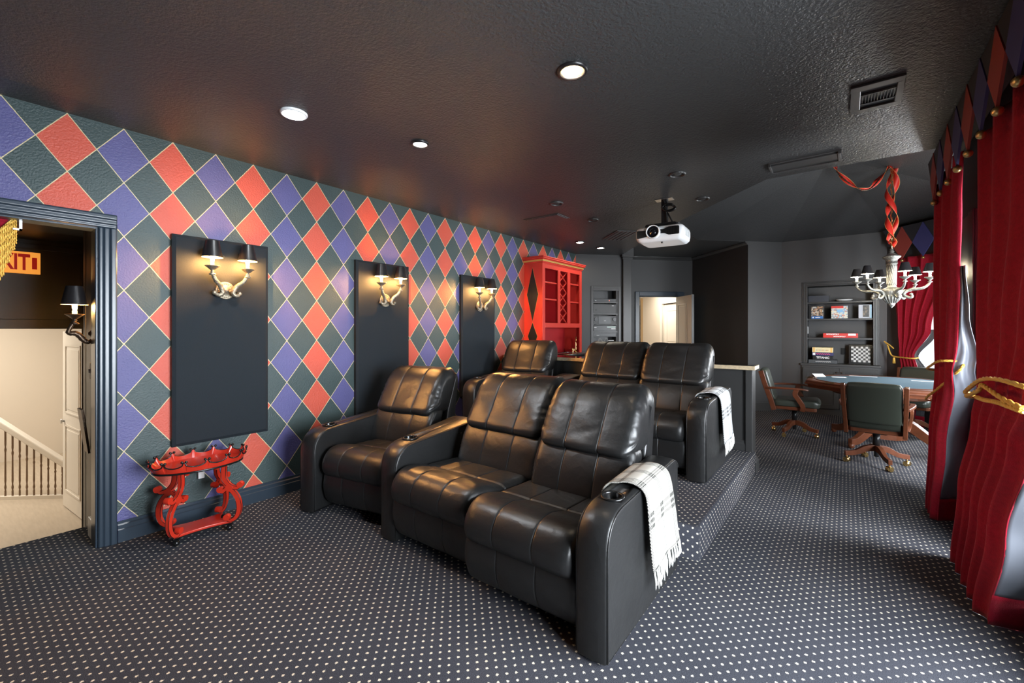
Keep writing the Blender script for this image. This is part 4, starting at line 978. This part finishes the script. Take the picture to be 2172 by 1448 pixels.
def gbox(name, label, xa, xb, zb, h, d_, m, group, tilt=0, y=.03, cat='game box'):
    t = thing(name, label, cat, ((xa + xb) / 2, BY + y, zb), 0, group); w = (xb - xa) / 2
    obj('box_body', MB().box(-w, w, 0, d_, 0, h), m, t, bevel=.0015); return t
U = lambda u: -0.893 + (u - 1658) * (1.393 / (1890 - 1658))
def UX(u, y=8.93):
    d = (-(math.sin(YAW)) * FPX + math.cos(YAW) * (u - 1086)); e = math.cos(YAW) * FPX + math.sin(YAW) * (u - 1086); return d / e * y
G1 = 'boxes and books on the bookcase shelves'
rdm = random.Random(4)
gbox('storage_box', 'dark blue-grey box on the top shelf of the bookcase', UX(1714.5), UX(1758), SH[2] + .001, .105, .2, mat('dark_blue_box', (.025, .030, .042), .5), G1)
pt = thing('white_plate', 'white oval plate lying on the top shelf', 'plate', (UX(1791), BY + .16, SH[2] + .001)); obj('dish', MB().lathe([(.0001, .004), (.06, .004), (.10, .020), (.112, .030), (.11, .034), (.095, .026), (.0001, .010)], 30), M_paper, pt)
gbox('dark_book', 'thin dark box beside the blue-bottomed puzzle box', UX(1715), UX(1720.5), SH[1] + .001, .22, .16, M_device, G1)
t = gbox('puzzle_box', 'busy brown and orange puzzle box with a blue bottom band', UX(1721), UX(1746), SH[1] + .001, .205, .05, m_cover('puzzle_cover', [(.05, .04, .035), (.38, .22, .10), (.12, .10, .08), (.55, .40, .28), (.20, .08, .05), (.42, .42, .40)], 60), G1)
w = (UX(1746) - UX(1721)) / 2; obj('blue_band', MB().box(-w, w, -.001, 0, .0, .042), mat('cobalt_print', (.03, .14, .42), .35), t); obj('white_print', MB().box(-w * .8, -w * .6, -.002, -.001, .010, .032).box(-w * .3, w * .5, -.002, -.001, .015, .026), M_paper, t)
t = gbox('puzzle_box', 'red-topped puzzle box with a pale harbour picture', UX(1763), UX(1798), SH[1] + .001, .205, .05, m_cover('harbour_cover', [(.62, .62, .55), (.25, .42, .58), (.55, .25, .18), (.70, .66, .50), (.30, .30, .32), (.45, .55, .62)], 55), G1)
w = (UX(1798) - UX(1763)) / 2; obj('red_band', MB().box(-w, w * .5, -.001, 0, .168, .205), mat('red_print', (.60, .03, .02), .35), t); obj('sky_patch', MB().box(-.03, .05, -.001, 0, .10, .15), mat('sky_print', (.22, .45, .68), .4), t)
t = gbox('picture_book', 'white and black book with a dark photograph on its cover', UX(1821), UX(1849), SH[1] + .001, .215, .04, mat('pale_cover', (.48, .50, .55), .4), G1)
w = (UX(1849) - UX(1821)) / 2; obj('cover_photo', MB().box(-w * .35, w * .6, -.001, 0, .02, .205), m_cover('photo_print', [(.01, .01, .01), (.03, .025, .02), (.16, .12, .08), (.015, .014, .012), (.05, .045, .04)], 38), t); obj('blue_edge', MB().box(w * .72, w, -.001, 0, 0, .215), mat('pale_blue_print', (.35, .58, .72), .4), t)
t = gbox('board_game', 'red lidded board game box lying on the middle shelf', UX(1746), UX(1820), SH[0] + .001, .072, .24, mat('game_red', (.62, .028, .018), .35), G1, y=.02)
text('box_lettering', 'MONOPOLY', .030, M_paper, t, (-.10, -.0015, .055), (PI / 2, 0, 0), bold=.0012); text('box_lettering', 'MONOPOLY', .028, M_paper, t, (-.01, -.0015, .018), (PI / 2, 0, 0), bold=.0012)
obj('white_print', MB().box(.10, .20, -.0012, 0, .035, .068), M_paper, t); obj('lid_line', MB().box(-.225, .225, -.001, 0, .035, .037), mat('game_dark_red', (.30, .01, .01), .4), t)
zb = .836
t = gbox('board_game', 'wide dark grey game box at the bottom of the pile', UX(1715), UX(1776), zb + .001, .058, .27, mat('slate_box', (.045, .052, .058), .45), G1, y=.01)
obj('white_script', MB().tube([(-.10 + .009 * k, -.002, .030 + .008 * math.sin(k * 2.1)) for k in range(24)], .004, 5), M_paper, t); zb += .060
t = gbox('board_game', 'black game box lettered TITANIC in white', UX(1724), UX(1767), zb + .001, .066, .25, M_device, G1, y=.02); text('box_lettering', 'TITANIC', .046, M_paper, t, (0, -.0015, .034), (PI / 2, 0, 0), bold=.0015); zb += .068
t = gbox('board_game', 'navy game box with pink lettering', UX(1722.5), UX(1768), zb + .001, .052, .25, mat('navy_print', (.035, .035, .12), .35), G1, y=.02)
obj('pink_script', MB().tube([(-.09 + .010 * k, -.002, .027 + .009 * math.sin(k * 2.3)) for k in range(20)], .006, 5), mat('pink_print', (.75, .10, .22), .4), t); obj('white_print', MB().box(-.135, -.10, -.0012, 0, .008, .045), M_paper, t); zb += .054
t = gbox('board_game', 'cream and gold game box on top of the pile', UX(1723), UX(1767), zb + .001, .082, .25, mat('cream_print', (.72, .62, .36), .4), G1, y=.02)
for s_ in (-1, 1): obj('gold_edge', MB().box(s_ * .118 - .012, s_ * .118 + .012, -.001, 0, .0, .082), M_gold, t)
for k in range(9): obj('word_mark', MB().box(-.085 + k * .019, -.074 + k * .019, -.0012, 0, .030, .044), mat(('teal_print', 'rust_print', 'olive_print')[k % 3], ((.08, .28, .28), (.50, .10, .04), (.25, .25, .05))[k % 3], .4), t)
ch = thing('chess_board', 'black framed checkerboard leaning on the bookcase ledge', 'game board', (UX(1826), BY + .09, .8365)); ch.rotation_euler = (math.radians(-9), 0, 0)
obj('frame', MB().box(-.155, .155, 0, .025, 0, .325), M_plastic, ch, bevel=.004)
obj('squares', MB().add([(-.122, -.0015, .038), (.122, -.0015, .038), (.122, -.0015, .29), (-.122, -.0015, .29)], [(0, 1, 2, 3)], False, None, [(0, 0), (1, 0), (1, 1), (0, 1)]), M_check, ch, fix=False)

# ------------------------------------------------------------------ poker table
TC = (0.40, 7.05); TR = .88
pk = thing('poker_table', 'octagonal mahogany poker table with blue felt top', 'table', (*TC, 0))
def octo(r, a=PI / 8): return [(r * math.cos(a + k * PI / 4), r * math.sin(a + k * PI / 4)) for k in range(8)]
def loft(levels, m=8, cap=True):
    mb = MB(); vs = []
    for r, z_ in levels: vs += [(x, y, z_) for x, y in octo(r)]
    n = len(levels); mb.add(vs, [(i * 8 + j, i * 8 + (j + 1) % 8, (i + 1) * 8 + (j + 1) % 8, (i + 1) * 8 + j) for i in range(n - 1) for j in range(8)])
    if cap: mb.add(vs, [tuple(range(8))[::-1], tuple(range((n - 1) * 8, n * 8))])
    return mb
obj('table_rail', loft([(TR - .06, .662), (TR - .03, .668), (TR - .02, .705), (TR - .005, .71), (TR + .012, .71), (TR + .012, .725), (TR, .735), (TR, .752), (TR - .02, .76)]), M_wood, pk)
obj('table_apron', loft([(TR - .34, .60), (TR - .30, .615), (TR - .30, .664)]), M_wood, pk)
obj('felt', MB().lathe([(.0001, .763), (.70, .763), (.715, .7605)], 64), M_felt, pk)
obj('felt_ring', MB().lathe([(.715, .760), (.722, .766), (.735, .766), (.742, .760)], 64), M_wood, pk)
for k in range(8):
    a = k * PI / 4; obj('drink_well', MB().lathe([(.038, .7605), (.045, .765), (.052, .7605)], 20, (.79 * math.cos(a), .79 * math.sin(a), 0)), M_brass, pk)
obj('pedestal', loft([(.20, .60), (.16, .52), (.14, .48), (.16, .44), (.15, .20), (.19, .14), (.19, .08)]), M_wood, pk)
for k in range(4):
    a = PI / 4 + k * PI / 2 + .2; P = bez([(.12, 0, .30), (.25, 0, .26), (.42, 0, .15), (.56, 0, .085), (.66, 0, .08)], 18)
    M = Matrix.Rotation(a, 4, 'Z'); sc = [1.25 - .55 * i / 18 for i in range(19)]
    mb = MB().sweep(P, [(-.035, -.05), (.035, -.05), (.035, .05), (-.035, .05)], scale=sc, smooth=False); mb.ball((.64, 0, .035), .035, 12)
    obj('leg', mb, M_wood, pk, (0, 0, 0), a, .006)
def card(label, x, y, rz, w=.065, l=.09, kind='playing_card'):
    t = tag(obj(kind, MB().box(-w / 2, w / 2, -l / 2, l / 2, 0, .0012), M_paper, None, (x, y, .7645), rz), label, 'paper', 'papers on the poker table'); return t
card('white card fan lying on the near side of the felt', .22, 6.55, .5, .20, .05); card('white card lying near the left edge of the felt', -.08, 7.28, .2, .16, .10)
card('white sheet on the far side of the felt', .18, 7.60, 0, .30, .06); card('white card on the right half of the felt', .75, 7.35, .1, .22, .05)
t = tag(obj('folded_paper', MB().add([(-.07, -.05, 0), (.07, -.05, .0), (.07, .02, .035), (-.07, .02, .035), (.07, .05, 0), (-.07, .05, 0)], [(0, 1, 2, 3), (3, 2, 4, 5)]), M_paper, None, (-.30, 7.22, .766), .6), 'folded white paper standing on the left rim of the poker table', 'paper', 'papers on the poker table')
t.modifiers.new('s', 'SOLIDIFY').thickness = .002

# ------------------------------------------------------------------ poker chairs
def poker_chair(label, loc, rz, brz):
    c = thing('poker_chair', label, 'chair', (*loc, 0), rz, 'swivel chairs around the poker table')
    obj('seat_frame', MB().prism(rpoly([(-.27, -.27), (.27, -.27), (.24, .25), (-.24, .25)], .05, 4), 'z', .375, .42), M_wood, c, bevel=.006)
    pf = resample(rpoly([(-.29, .42), (.25, .42), (.25, .495), (-.27, .515), (-.31, .48)], [.02, .02, .03, .05, .03]), .03)
    obj('seat_cushion', cushion(pf, -.265, .265, (), .05, .012, .001, 11), M_green, c)
    # back : upholstered slab leaning back
    pb = resample(rpoly([(.225, .50), (.30, .49), (.42, .89), (.395, .915), (.34, .90)], [.02, .02, .03, .02, .03]), .03)
    obj('backrest', cushion(pb, -.24, .24, (), .035, .012, .001, 12), M_green, c)
    pb2 = resample(rpoly([(.235, .43), (.27, .43), (.30, .50), (.265, .50)], .01, 2), .03); obj('back_pad', cushion(pb2, -.22, .22, (), .02, 0, 0, 13), M_green, c)
    for s_ in (-1, 1):
        mb = MB().sweep([(s_ * .255, .235, .36), (s_ * .258, .275, .50), (s_ * .268, .35, .72), (s_ * .272, .40, .895)], [(-.020, -.032), (.020, -.032), (.020, .032), (-.020, .032)], up=(0, 1, 0), smooth=False); obj('back_post', mb, M_wood, c, bevel=.005)
        P = bez([(s_ * .265, .33, .66), (s_ * .300, .20, .672), (s_ * .315, .05, .675), (s_ * .305, -.10, .672), (s_ * .285, -.17, .662)], 14)
        mb = MB().sweep(P, [(-.030, -.014), (.030, -.014), (.030, .014), (-.030, .014)], smooth=False, scale=[1 - .25 * (i / 14) for i in range(15)]); obj('armrest', mb, M_wood, c, bevel=.006)
        P = bez([(s_ * .268, -.10, .375), (s_ * .285, -.11, .44), (s_ * .298, -.06, .53), (s_ * .305, -.02, .60), (s_ * .302, -.04, .668)], 14)
        mb = MB().sweep(P, [(-.016, -.030), (.016, -.030), (.016, .030), (-.016, .030)], up=(0, 1, 0), smooth=False); obj('arm_support', mb, M_wood, c, bevel=.004)
    obj('post', MB().cyl((0, 0), .024, .08, .38, 14).cyl((0, 0), .034, .20, .34, 14), M_device, c); obj('tilt_plate', MB().box(-.10, .10, -.09, .12, .345, .376), M_device, c, bevel=.004)
    for k in range(4):
        a = brz - rz + k * PI / 2; P = bez([(.0, 0, .175), (.10, 0, .165), (.20, 0, .115), (.29, 0, .10), (.31, 0, .098)], 14)
        mb = MB().sweep(P, [(-.024, -.032), (.024, -.032), (.024, .032), (-.024, .032)], smooth=False, scale=[1.0, 1, 1, 1, .95, .9, .85, .8, .78, .76, .76, .78, .8, .8, .78]); lg = obj('leg', mb, M_wood, c, (0, 0, 0), a, .005)
        Mw = Matrix.Translation((.29, 0, .028)) @ Matrix.Rotation(PI / 2 + .5, 4, 'Z') @ Matrix.Rotation(PI / 2, 4, 'X')
        obj('caster', MB().cyl((0, 0), .027, -.026, .026, 18, Mw).cyl((.29, 0), .008, .05, .08, 8), M_brass, lg)
    c.scale = (.90, .92, .95); return c
poker_chair('mahogany swivel chair at the left of the poker table, seen from its side', (-.55, 6.92), math.radians(92), math.radians(-21))
poker_chair('mahogany swivel chair in front of the poker table, its back to the camera', (.25, 5.93), math.radians(174), math.radians(20))
poker_chair('swivel chair at the far side of the poker table, beneath the far curtain', (.70, 7.95), math.radians(-22), math.radians(10))
poker_chair('swivel chair at the right of the poker table, mostly hidden by the curtain', (1.20, 6.62), math.radians(-80), math.radians(25))

# ------------------------------------------------------------------ chandelier
CC = Vector((.43, 6.90, 0)); Rv = Vector((.998, -.062, 0)); Nv = Vector((-.062, -.998, 0))
cl = thing('chandelier', 'pewter candle chandelier with small black shades above the poker table', 'chandelier', (CC.x, CC.y, 1.66))
zz = lambda a: a - 1.66
obj('column', MB().lathe([(.0001, zz(2.37)), (.018, zz(2.365)), (.016, zz(2.345)), (.026, zz(2.335)), (.020, zz(2.32)), (.060, zz(2.285)), (.088, zz(2.275)), (.085, zz(2.262)), (.055, zz(2.235)), (.052, zz(2.20)), (.058, zz(2.195)), (.050, zz(2.175)), (.042, zz(1.92)), (.050, zz(1.905)), (.05, zz(1.90))], 32), M_pewter, cl)
for k in range(16):
    a = 2 * PI * k / 16; P = [(.047 * math.cos(a + t * 1.2) * (1 - .12 * t), .047 * math.sin(a + t * 1.2) * (1 - .12 * t), zz(2.17 - .24 * t)) for t in [j / 10 for j in range(11)]]
    obj('rope_flute', MB().tube(P, .0055, 5), M_pewter, cl)
mb = MB().lathe([(.05, zz(1.905)), (.095, zz(1.885)), (.098, zz(1.845)), (.085, zz(1.83)), (.088, zz(1.815)), (.070, zz(1.76)), (.03, zz(1.705)), (.034, zz(1.70)), (.026, zz(1.69)), (.020, zz(1.68)), (.0001, zz(1.658))], 8)
obj('hub', mb, M_pewter, cl)
for k in range(16):
    a = 2 * PI * k / 16; obj('gadroon', MB().tube([(.087 * math.cos(a), .087 * math.sin(a), zz(1.815)), (.074 * math.cos(a), .074 * math.sin(a), zz(1.765)), (.04 * math.cos(a), .04 * math.sin(a), zz(1.715))], [.010, .009, .004], 6), M_pewter, cl)
for k in range(6):
    th = math.radians(10 + 60 * k); dv = Rv * math.cos(th) + Nv * math.sin(th); ang = math.atan2(dv.y, dv.x); Mz = Matrix.Rotation(ang, 4, 'Z')
    P = bez([(.175, 0, zz(1.815)), (.185, 0, zz(1.785)), (.155, 0, zz(1.775)), (.11, 0, zz(1.82)), (.16, 0, zz(1.865)), (.24, 0, zz(1.87)), (.29, 0, zz(1.885)), (.33, 0, zz(1.925)), (.335, 0, zz(1.955))], 34)
    mb = MB().tube([Mz @ p for p in P], [.010 + .006 * math.sin(PI * min(1, i / 30)) + (.0015 if i % 2 else 0) for i in range(35)], 8); mb.ball(Mz @ Vector((.175, 0, zz(1.815))), .016, 10)
    mb.lathe([(.012, -.01), (.024, 0), (.014, .006)], 12, M=Matrix.Translation(Mz @ Vector((.335, 0, zz(1.945))))); top = Mz @ Vector((.335, 0, zz(1.985))); pan(mb, top, .05)
    obj('arm', mb, M_pewter, cl); candle(cl, top, (.034, .062), .098, M_bulbc, M_candlec, M_shadewht)
hook = Vector((0, 0, zz(3.38))); obj('chain', MB().tube([(0.004 * math.sin(k), .004 * math.cos(k), zz(2.36) + k * (hook.z - zz(2.36)) / 60) for k in range(61)], [.006 if k % 2 else .011 for k in range(61)], 6), M_brass, cl)
sw = bez([hook, (-.12, -.03, zz(3.20)), (-.22, -.06, zz(3.10)), (-.34, -.10, zz(3.14)), (-.50, -.16, zz(3.32)), (-.56, -.19, zz(3.48))], 50)
obj('swag_chain', MB().tube(sw, [.005 if k % 2 else .010 for k in range(51)], 6), M_dkbronze, cl)
obj('ceiling_canopy', MB().lathe([(.0001, 0), (.03, 0), (.045, .03), (.045, .06)], 16, (-.57, -.195, zz(3.46))), M_pewter, cl)
rb = thing('velvet_ribbon', 'red ribbon twisted around the chandelier chain and its ceiling swag', 'ribbon', (CC.x, CC.y, 2.38))
def ribbon(pts, wdt, tw0, dtw):
    mb = MB(); n = len(pts); vs = []
    for i, p in enumerate(pts):
        p = Vector(p); a = Vector(pts[max(0, i - 1)]); b = Vector(pts[min(n - 1, i + 1)]); t = (b - a).normalized(); u_ = t.cross(Rv)
        u_ = u_.normalized() if u_.length > 1e-3 else Nv; v_ = t.cross(u_).normalized(); tw = tw0 + dtw * i; d_ = v_ * math.cos(tw) + u_ * math.sin(tw)
        vs += [p - d_ * wdt / 2, p + d_ * wdt / 2]
    mb.add(vs, [(2 * i, 2 * i + 1, 2 * i + 3, 2 * i + 2) for i in range(n - 1)], True); return mb, vs
def rib_obj(pts, wdt, tw0, dtw):
    mb, vs = ribbon(pts, wdt, tw0, dtw); o = obj('ribbon_strip', mb, M_ribbon, rb, fix=False); s_ = o.modifiers.new('s', 'SOLIDIFY'); s_.thickness = .0015
    obj('gold_edge', MB().tube(vs[0::2], .0014, 4).tube(vs[1::2], .0014, 4), M_gold, o)
zr = lambda a: a - 2.38
def wave(a0, amp, n, z0, z1, f): return [Vector(((Rv * math.cos(a0 + k * f) + Nv * math.sin(a0 + k * f)) * amp * (1 if k > 2 else k / 3)) + Vector((0, 0, z0 + (z1 - z0) * k / n))) for k in range(n + 1)]
rib_obj(wave(.3, .045, 60, zr(2.40), zr(3.36), .13), .058, .4, .19); rib_obj(wave(3.3, .050, 60, zr(2.42), zr(3.37), .15), .054, 1.4, .15)
rib_obj([Vector(p) + Vector((0, 0, 1.66 - 2.38 + .01)) for p in sw], .058, .5, .25)

# ------------------------------------------------------------------ curtains
def interp(tab, z_):
    for (a, b) in zip(tab, tab[1:]):
        if a[0] <= z_ <= b[0] or (a is tab[0] and z_ < a[0]): f = (z_ - a[0]) / (b[0] - a[0]); f = max(0, min(1, f)); f = f * f * (3 - 2 * f); return [p + (q - p) * f for p, q in zip(a[1:], b[1:])]
    return list(tab[-1][1:])
def curtain(name, label, loc, rz, tab, ztop, folds, seed, lin_tab, cat='curtain', gather=1.12, amp0=.035):
    """tab rows: z, far, near (along local -x..), depth x of the sheet. sheet runs along local y, faces -x"""
    t = thing(name, label, cat, loc, rz, 'crimson velvet curtains'); nz, ns = 60, folds * 12
    def pt(u, v, off=0.0):
        z_ = .004 + (ztop - .004) * v; fa, ne, xx = interp(tab, z_); y = fa + (ne - fa) * u
        wd_ = abs(fa - ne); tight = math.exp(-((z_ - gather) / .10) ** 2)
        am = min(amp0, wd_ / folds * .33) * (1 - .45 * tight); ph = 2 * PI * folds * u + seed + .25 * math.sin(z_ * 1.7 + seed) + .35 * noise.noise(Vector((u * 4, z_ * 1.2, seed)))
        fold = math.sin(ph) + .28 * math.sin(2 * ph + 1.0)
        return (xx + am * fold - .012 * tight + off, y + .012 * math.cos(ph), z_)
    o = obj('velvet_panel', MB().grid(lambda a, b: pt(a, b), ns, nz), M_velvet, t, fix=False); s_ = o.modifiers.new('s', 'SOLIDIFY'); s_.thickness = .006; s_.offset = 0
    # lining that turns back from the leading edge towards the window
    zl = lin_tab[-1][0]
    def lp(u, v):
        z_ = .17 + (zl - .17) * v; dx, dy = interp(lin_tab, z_); e = pt(1.0, (z_ - .004) / (ztop - .004)); w_ = .018 * math.sin(7 * u + z_ * 2 + seed) * u + .01 * noise.noise(Vector((u * 5, z_ * 6, seed)))
        return (e[0] + dx * u + .002, e[1] + dy * u + w_, z_)
    def hp_(u, v):
        z_ = .004 + .171 * v; dx, dy = interp(lin_tab, .17); e = pt(1.0, (z_ - .004) / (ztop - .004)); w_ = .018 * math.sin(7 * u + .34 + seed) * u
        return (e[0] + dx * u - .002, e[1] + dy * u + w_ - .004, z_)
    o = obj('lining', MB().grid(lp, 26, 40), M_lining, t, fix=False, label='grey satin lining'); s_ = o.modifiers.new('s', 'SOLIDIFY'); s_.thickness = .003
    o = obj('lining_hem', MB().grid(hp_, 26, 6), M_velvet, t, fix=False); s_ = o.modifiers.new('s', 'SOLIDIFY'); s_.thickness = .006
    return t, pt
c1, p1f = curtain('curtain', 'crimson curtain with grey lining at the edge of the bay, tied with gold rope', (0, 0, 0), 0,
    [(0.0, 4.76, 4.42, .52), (.6, 4.70, 4.20, .53), (1.12, 4.58, 3.95, .545), (1.7, 4.74, 3.86, .548), (2.2, 4.82, 3.82, .558), (2.5, 4.86, 3.80, .565)], 2.50, 3, .4, [(0, .17, .16), (.8, .16, .10), (1.2, .09, -.02), (1.5, .035, -.03), (1.8, .015, -.02)], amp0=.022)
c2, p2f = curtain('curtain', 'near crimson curtain with grey lining at the right edge of the picture', (0, 0, 0), 0,
    [(0.0, 3.76, 3.03, .525), (.5, 3.60, 2.78, .53), (.95, 3.32, 2.52, .54), (1.12, 3.22, 2.36, .545), (1.4, 3.34, 2.20, .555), (2.0, 3.60, 2.10, .60), (2.5, 3.70, 2.05, .615)], 2.50, 5, 2.0, [(0, .42, .12), (.5, .40, .10), (1.0, .28, .05), (1.15, .1, .0)], amp0=.02)
c3, p3f = curtain('curtain', 'far crimson curtain on the bay window behind the chandelier', (0.5, 8.891, 0), math.radians(45),
    [(0.0, -.30, -.42, -.0), (.85, -.22, -.45, .0), (1.02, -.20, -.42, .0), (1.4, -.16, -.62, .0), (2.4, -.06, -.95, .0)], 2.45, 5, 1.0, [(0, .02, -.12), (.8, .02, -.10), (1.02, .02, -.03), (1.25, .02, -.06), (1.40, .01, -.02)], gather=1.02, amp0=.03)
c3.location = (0.5 - .02, 8.891 - .16, 0)
def rope(parent, pts, r=.008, nm='tieback_rope'):
    P = bez(pts, 60); mb = MB()
    for k in range(3):
        Q = []
        for i, p in enumerate(P):
            t = (P[min(60, i + 1)] - P[max(0, i - 1)]).normalized(); a = t.orthogonal().normalized(); b = t.cross(a); th = i * .9 + k * 2 * PI / 3; Q.append(p + (a * math.cos(th) + b * math.sin(th)) * r * .5)
        mb.tube(Q, r * .62, 5)
    return obj(nm, mb, M_rope, parent)
def loopsh(y0, y1, x_, z0, dz, out=.055): return [(x_ + .10, y0 + .05, z0), (x_ - out * .2, y0 + .015, z0 + .0), (x_ - out, y0 - .03, z0 + .01), (x_ - out - .008, (y0 + y1) / 2, z0 + dz * .55), (x_ - out, y1 + .03, z0 + dz), (x_ + .03, y1 - .02, z0 + dz * 1.05)]
rope(c1, loopsh(4.59, 3.98, .545, 1.095, .10)); rope(c1, [(.60, 4.0, 1.19), (.575, 3.93, 1.15), (.50, 4.15, 1.00), (.475, 4.45, .90), (.50, 4.60, .86), (.58, 4.66, .86)])
rope(c2, [(.62, 3.24, 1.07), (.53, 3.26, 1.07), (.487, 3.20, 1.078), (.47, 3.0, 1.125), (.468, 2.76, 1.185), (.47, 2.5, 1.21), (.48, 2.2, 1.21)], .009)
rope(c2, [(.62, 3.22, 1.055), (.52, 3.24, 1.055), (.485, 3.16, 1.066), (.468, 2.95, 1.10), (.462, 2.76, 1.14), (.462, 2.72, 1.165), (.462, 2.6, 1.16), (.465, 2.42, 1.145), (.47, 2.2, 1.14)], .009)
rope(c2, [(.458, 2.77, 1.105), (.458, 2.65, 1.11), (.46, 2.45, 1.125), (.468, 2.2, 1.13)], .009)
rope(c3, [(-.03, -.05, 1.17), (-.05, -.12, 1.03), (-.055, -.19, 1.0), (-.06, -.30, .995), (-.05, -.43, .99), (.02, -.46, 1.0)], .010); rope(c3, [(-.04, -.05, 1.18), (-.05, -.02, 1.22), (-.05, -.10, 1.17), (-.05, -.16, 1.12)], .008)
obj('tassel', MB().lathe([(.006, .03), (.014, .02), (.016, .0), (.020, -.06), (.0001, -.062)], 12, (-.055, -.17, .96)), M_rope, c3)

# ------------------------------------------------------------------ valances: board and harlequin pendants with gold balls
def valance(loc, rz, label, y0, y1, first, n, w, ztop, zmid, zbot, blabel, start_red, sgn=1):
    v = thing('valance', label, 'valance', loc, rz); L = y1 - y0
    obj('valance_board', MB().box(.012, .026, y0, y1, zmid, ztop), M_vdark, v)
    obj('valance_shelf', MB().box(.012, .17, y0, y1, ztop - .02, ztop), M_vdark, v)
    for k in range(n):
        yc = first + w * k; red = (k % 2 == 0) == start_red
        pts = [(yc, ztop - .003), (yc + w * .49, zmid), (yc, zbot), (yc - w * .49, zmid)]
        p = obj('pendant', MB().prism(pts, 'x', 0, .012), M_vred if red else M_vblue, v)
        obj('gold_ball', MB().ball((.006, yc, zbot - .018), .021, 16), M_ball, p)
        hp = [(yc + w * .02, ztop - .004), (yc + w * .98, ztop - .004), (yc + w * .5, zmid + .006)]
        obj('dark_pennant', MB().prism(hp, 'x', .004, .012), M_vdark, v)
    return v
valance((.52, 0, 0), 0, 'dark valance with red and blue diamond pendants and gold balls along the right wall', 1.6, 4.66, 1.94, 10, .2905, ZC, 2.552, 2.378, '', False)
valance((0.5 - .14 + .235, 8.891 - .14 - .235, 0), math.radians(45), 'far valance with red and blue diamond pendants on the bay window', -1.00, .16, -.93, 4, .29, 2.90, 2.64, 2.42, '', False)

# ------------------------------------------------------------------ small things by the doorway
ex = thing('exit_sign', 'amber exit sign with dark red letters in the passage', 'exit sign', (-6.168, .57, 1.93))
obj('sign_panel', MB().box(-.0, .018, -.335, 0, 0, .205), M_exit, ex, bevel=.003)
text('exit_lettering', 'EXIT', .205, M_exitred, ex, (.0185, -.195, .10), (PI / 2, 0, PI / 2), .001, 'CENTER', .60, .006)
obj('arrow_mark', MB().box(.018, .0195, -.055, -.022, .045, .155), M_exitred, ex)
fs_ = thing('fringed_drape', 'crimson drape end with heavy gold bullion fringe in the doorway corner', 'curtain', (-3.90, .26, 1.66))
obj('drape', MB().grid(lambda a, b: (-.012 + .01 * math.sin(a * 9), -.42 + (.40 - .09 * (1 - b)) * a, .40 - .20 * (1 - b) + .0 * a), 20, 10), M_velvet, fs_, fix=False)
obj('fringe_band', MB().bar([(.0, .0, .40), (-.0, -.03, .36), (0, -.11, .25), (0, -.2, .18)], .012, .022, up=(1, 0, 0)), M_rope, fs_)
for k in range(20):
    f = k / 14.0; y_ = .002 - f * .098; zt_ = .40 - .11 * f; zb_ = .25 - .36 * min(1.1, f) - .012 * math.sin(k * 2)
    obj('bullion_strand', MB().tube([(.012 + .004 * math.sin(j * 1.3 + k), y_ + .0015 * math.sin(j * 2.2), zt_ + (zb_ - zt_) * j / 24) for j in range(25)], [.0046 if j % 2 else .0034 for j in range(25)], 6), M_rope, fs_)
obj('rod_bracket', MB().box(-.01, .02, .014, .026, .33, .40).box(-.01, .02, -.01, .026, .33, .34), M_steel, fs_)
wf = thing('wall_frame', 'small dark framed card leaning out from the passage wall', 'picture frame', (-4.17, .60, .56))
obj('card', MB().add([(-.06, 0, 0), (.08, 0, 0), (.08, -.035, .30), (-.06, -.035, .30), (-.06, .012, 0), (.08, .012, 0), (.08, -.02, .30), (-.06, -.02, .30)], [(0, 1, 2, 3), (7, 6, 5, 4), (0, 4, 5, 1), (1, 5, 6, 2), (2, 6, 7, 3), (3, 7, 4, 0)]), M_dkbronze, wf)
sp = thing('light_switch', 'white light switch plate on the passage wall', 'light switch', (-4.10, .619, 1.12)); obj('plate', MB().box(-.035, .035, -.006, 0, -.055, .055), M_paper, sp, bevel=.002); obj('toggle', MB().box(-.008, .008, -.016, -.005, -.012, .012), M_paper, sp)
ot = thing('wall_outlet', 'dark wall outlet with a white plug behind the red scroll table', 'outlet', (XL, 1.245, .40)); obj('plate', MB().box(0, .006, -.04, .04, -.055, .055), M_navy, ot, bevel=.002); obj('plug', MB().box(.006, .03, -.10, -.06, -.10, -.02), M_paper, ot, bevel=.004)
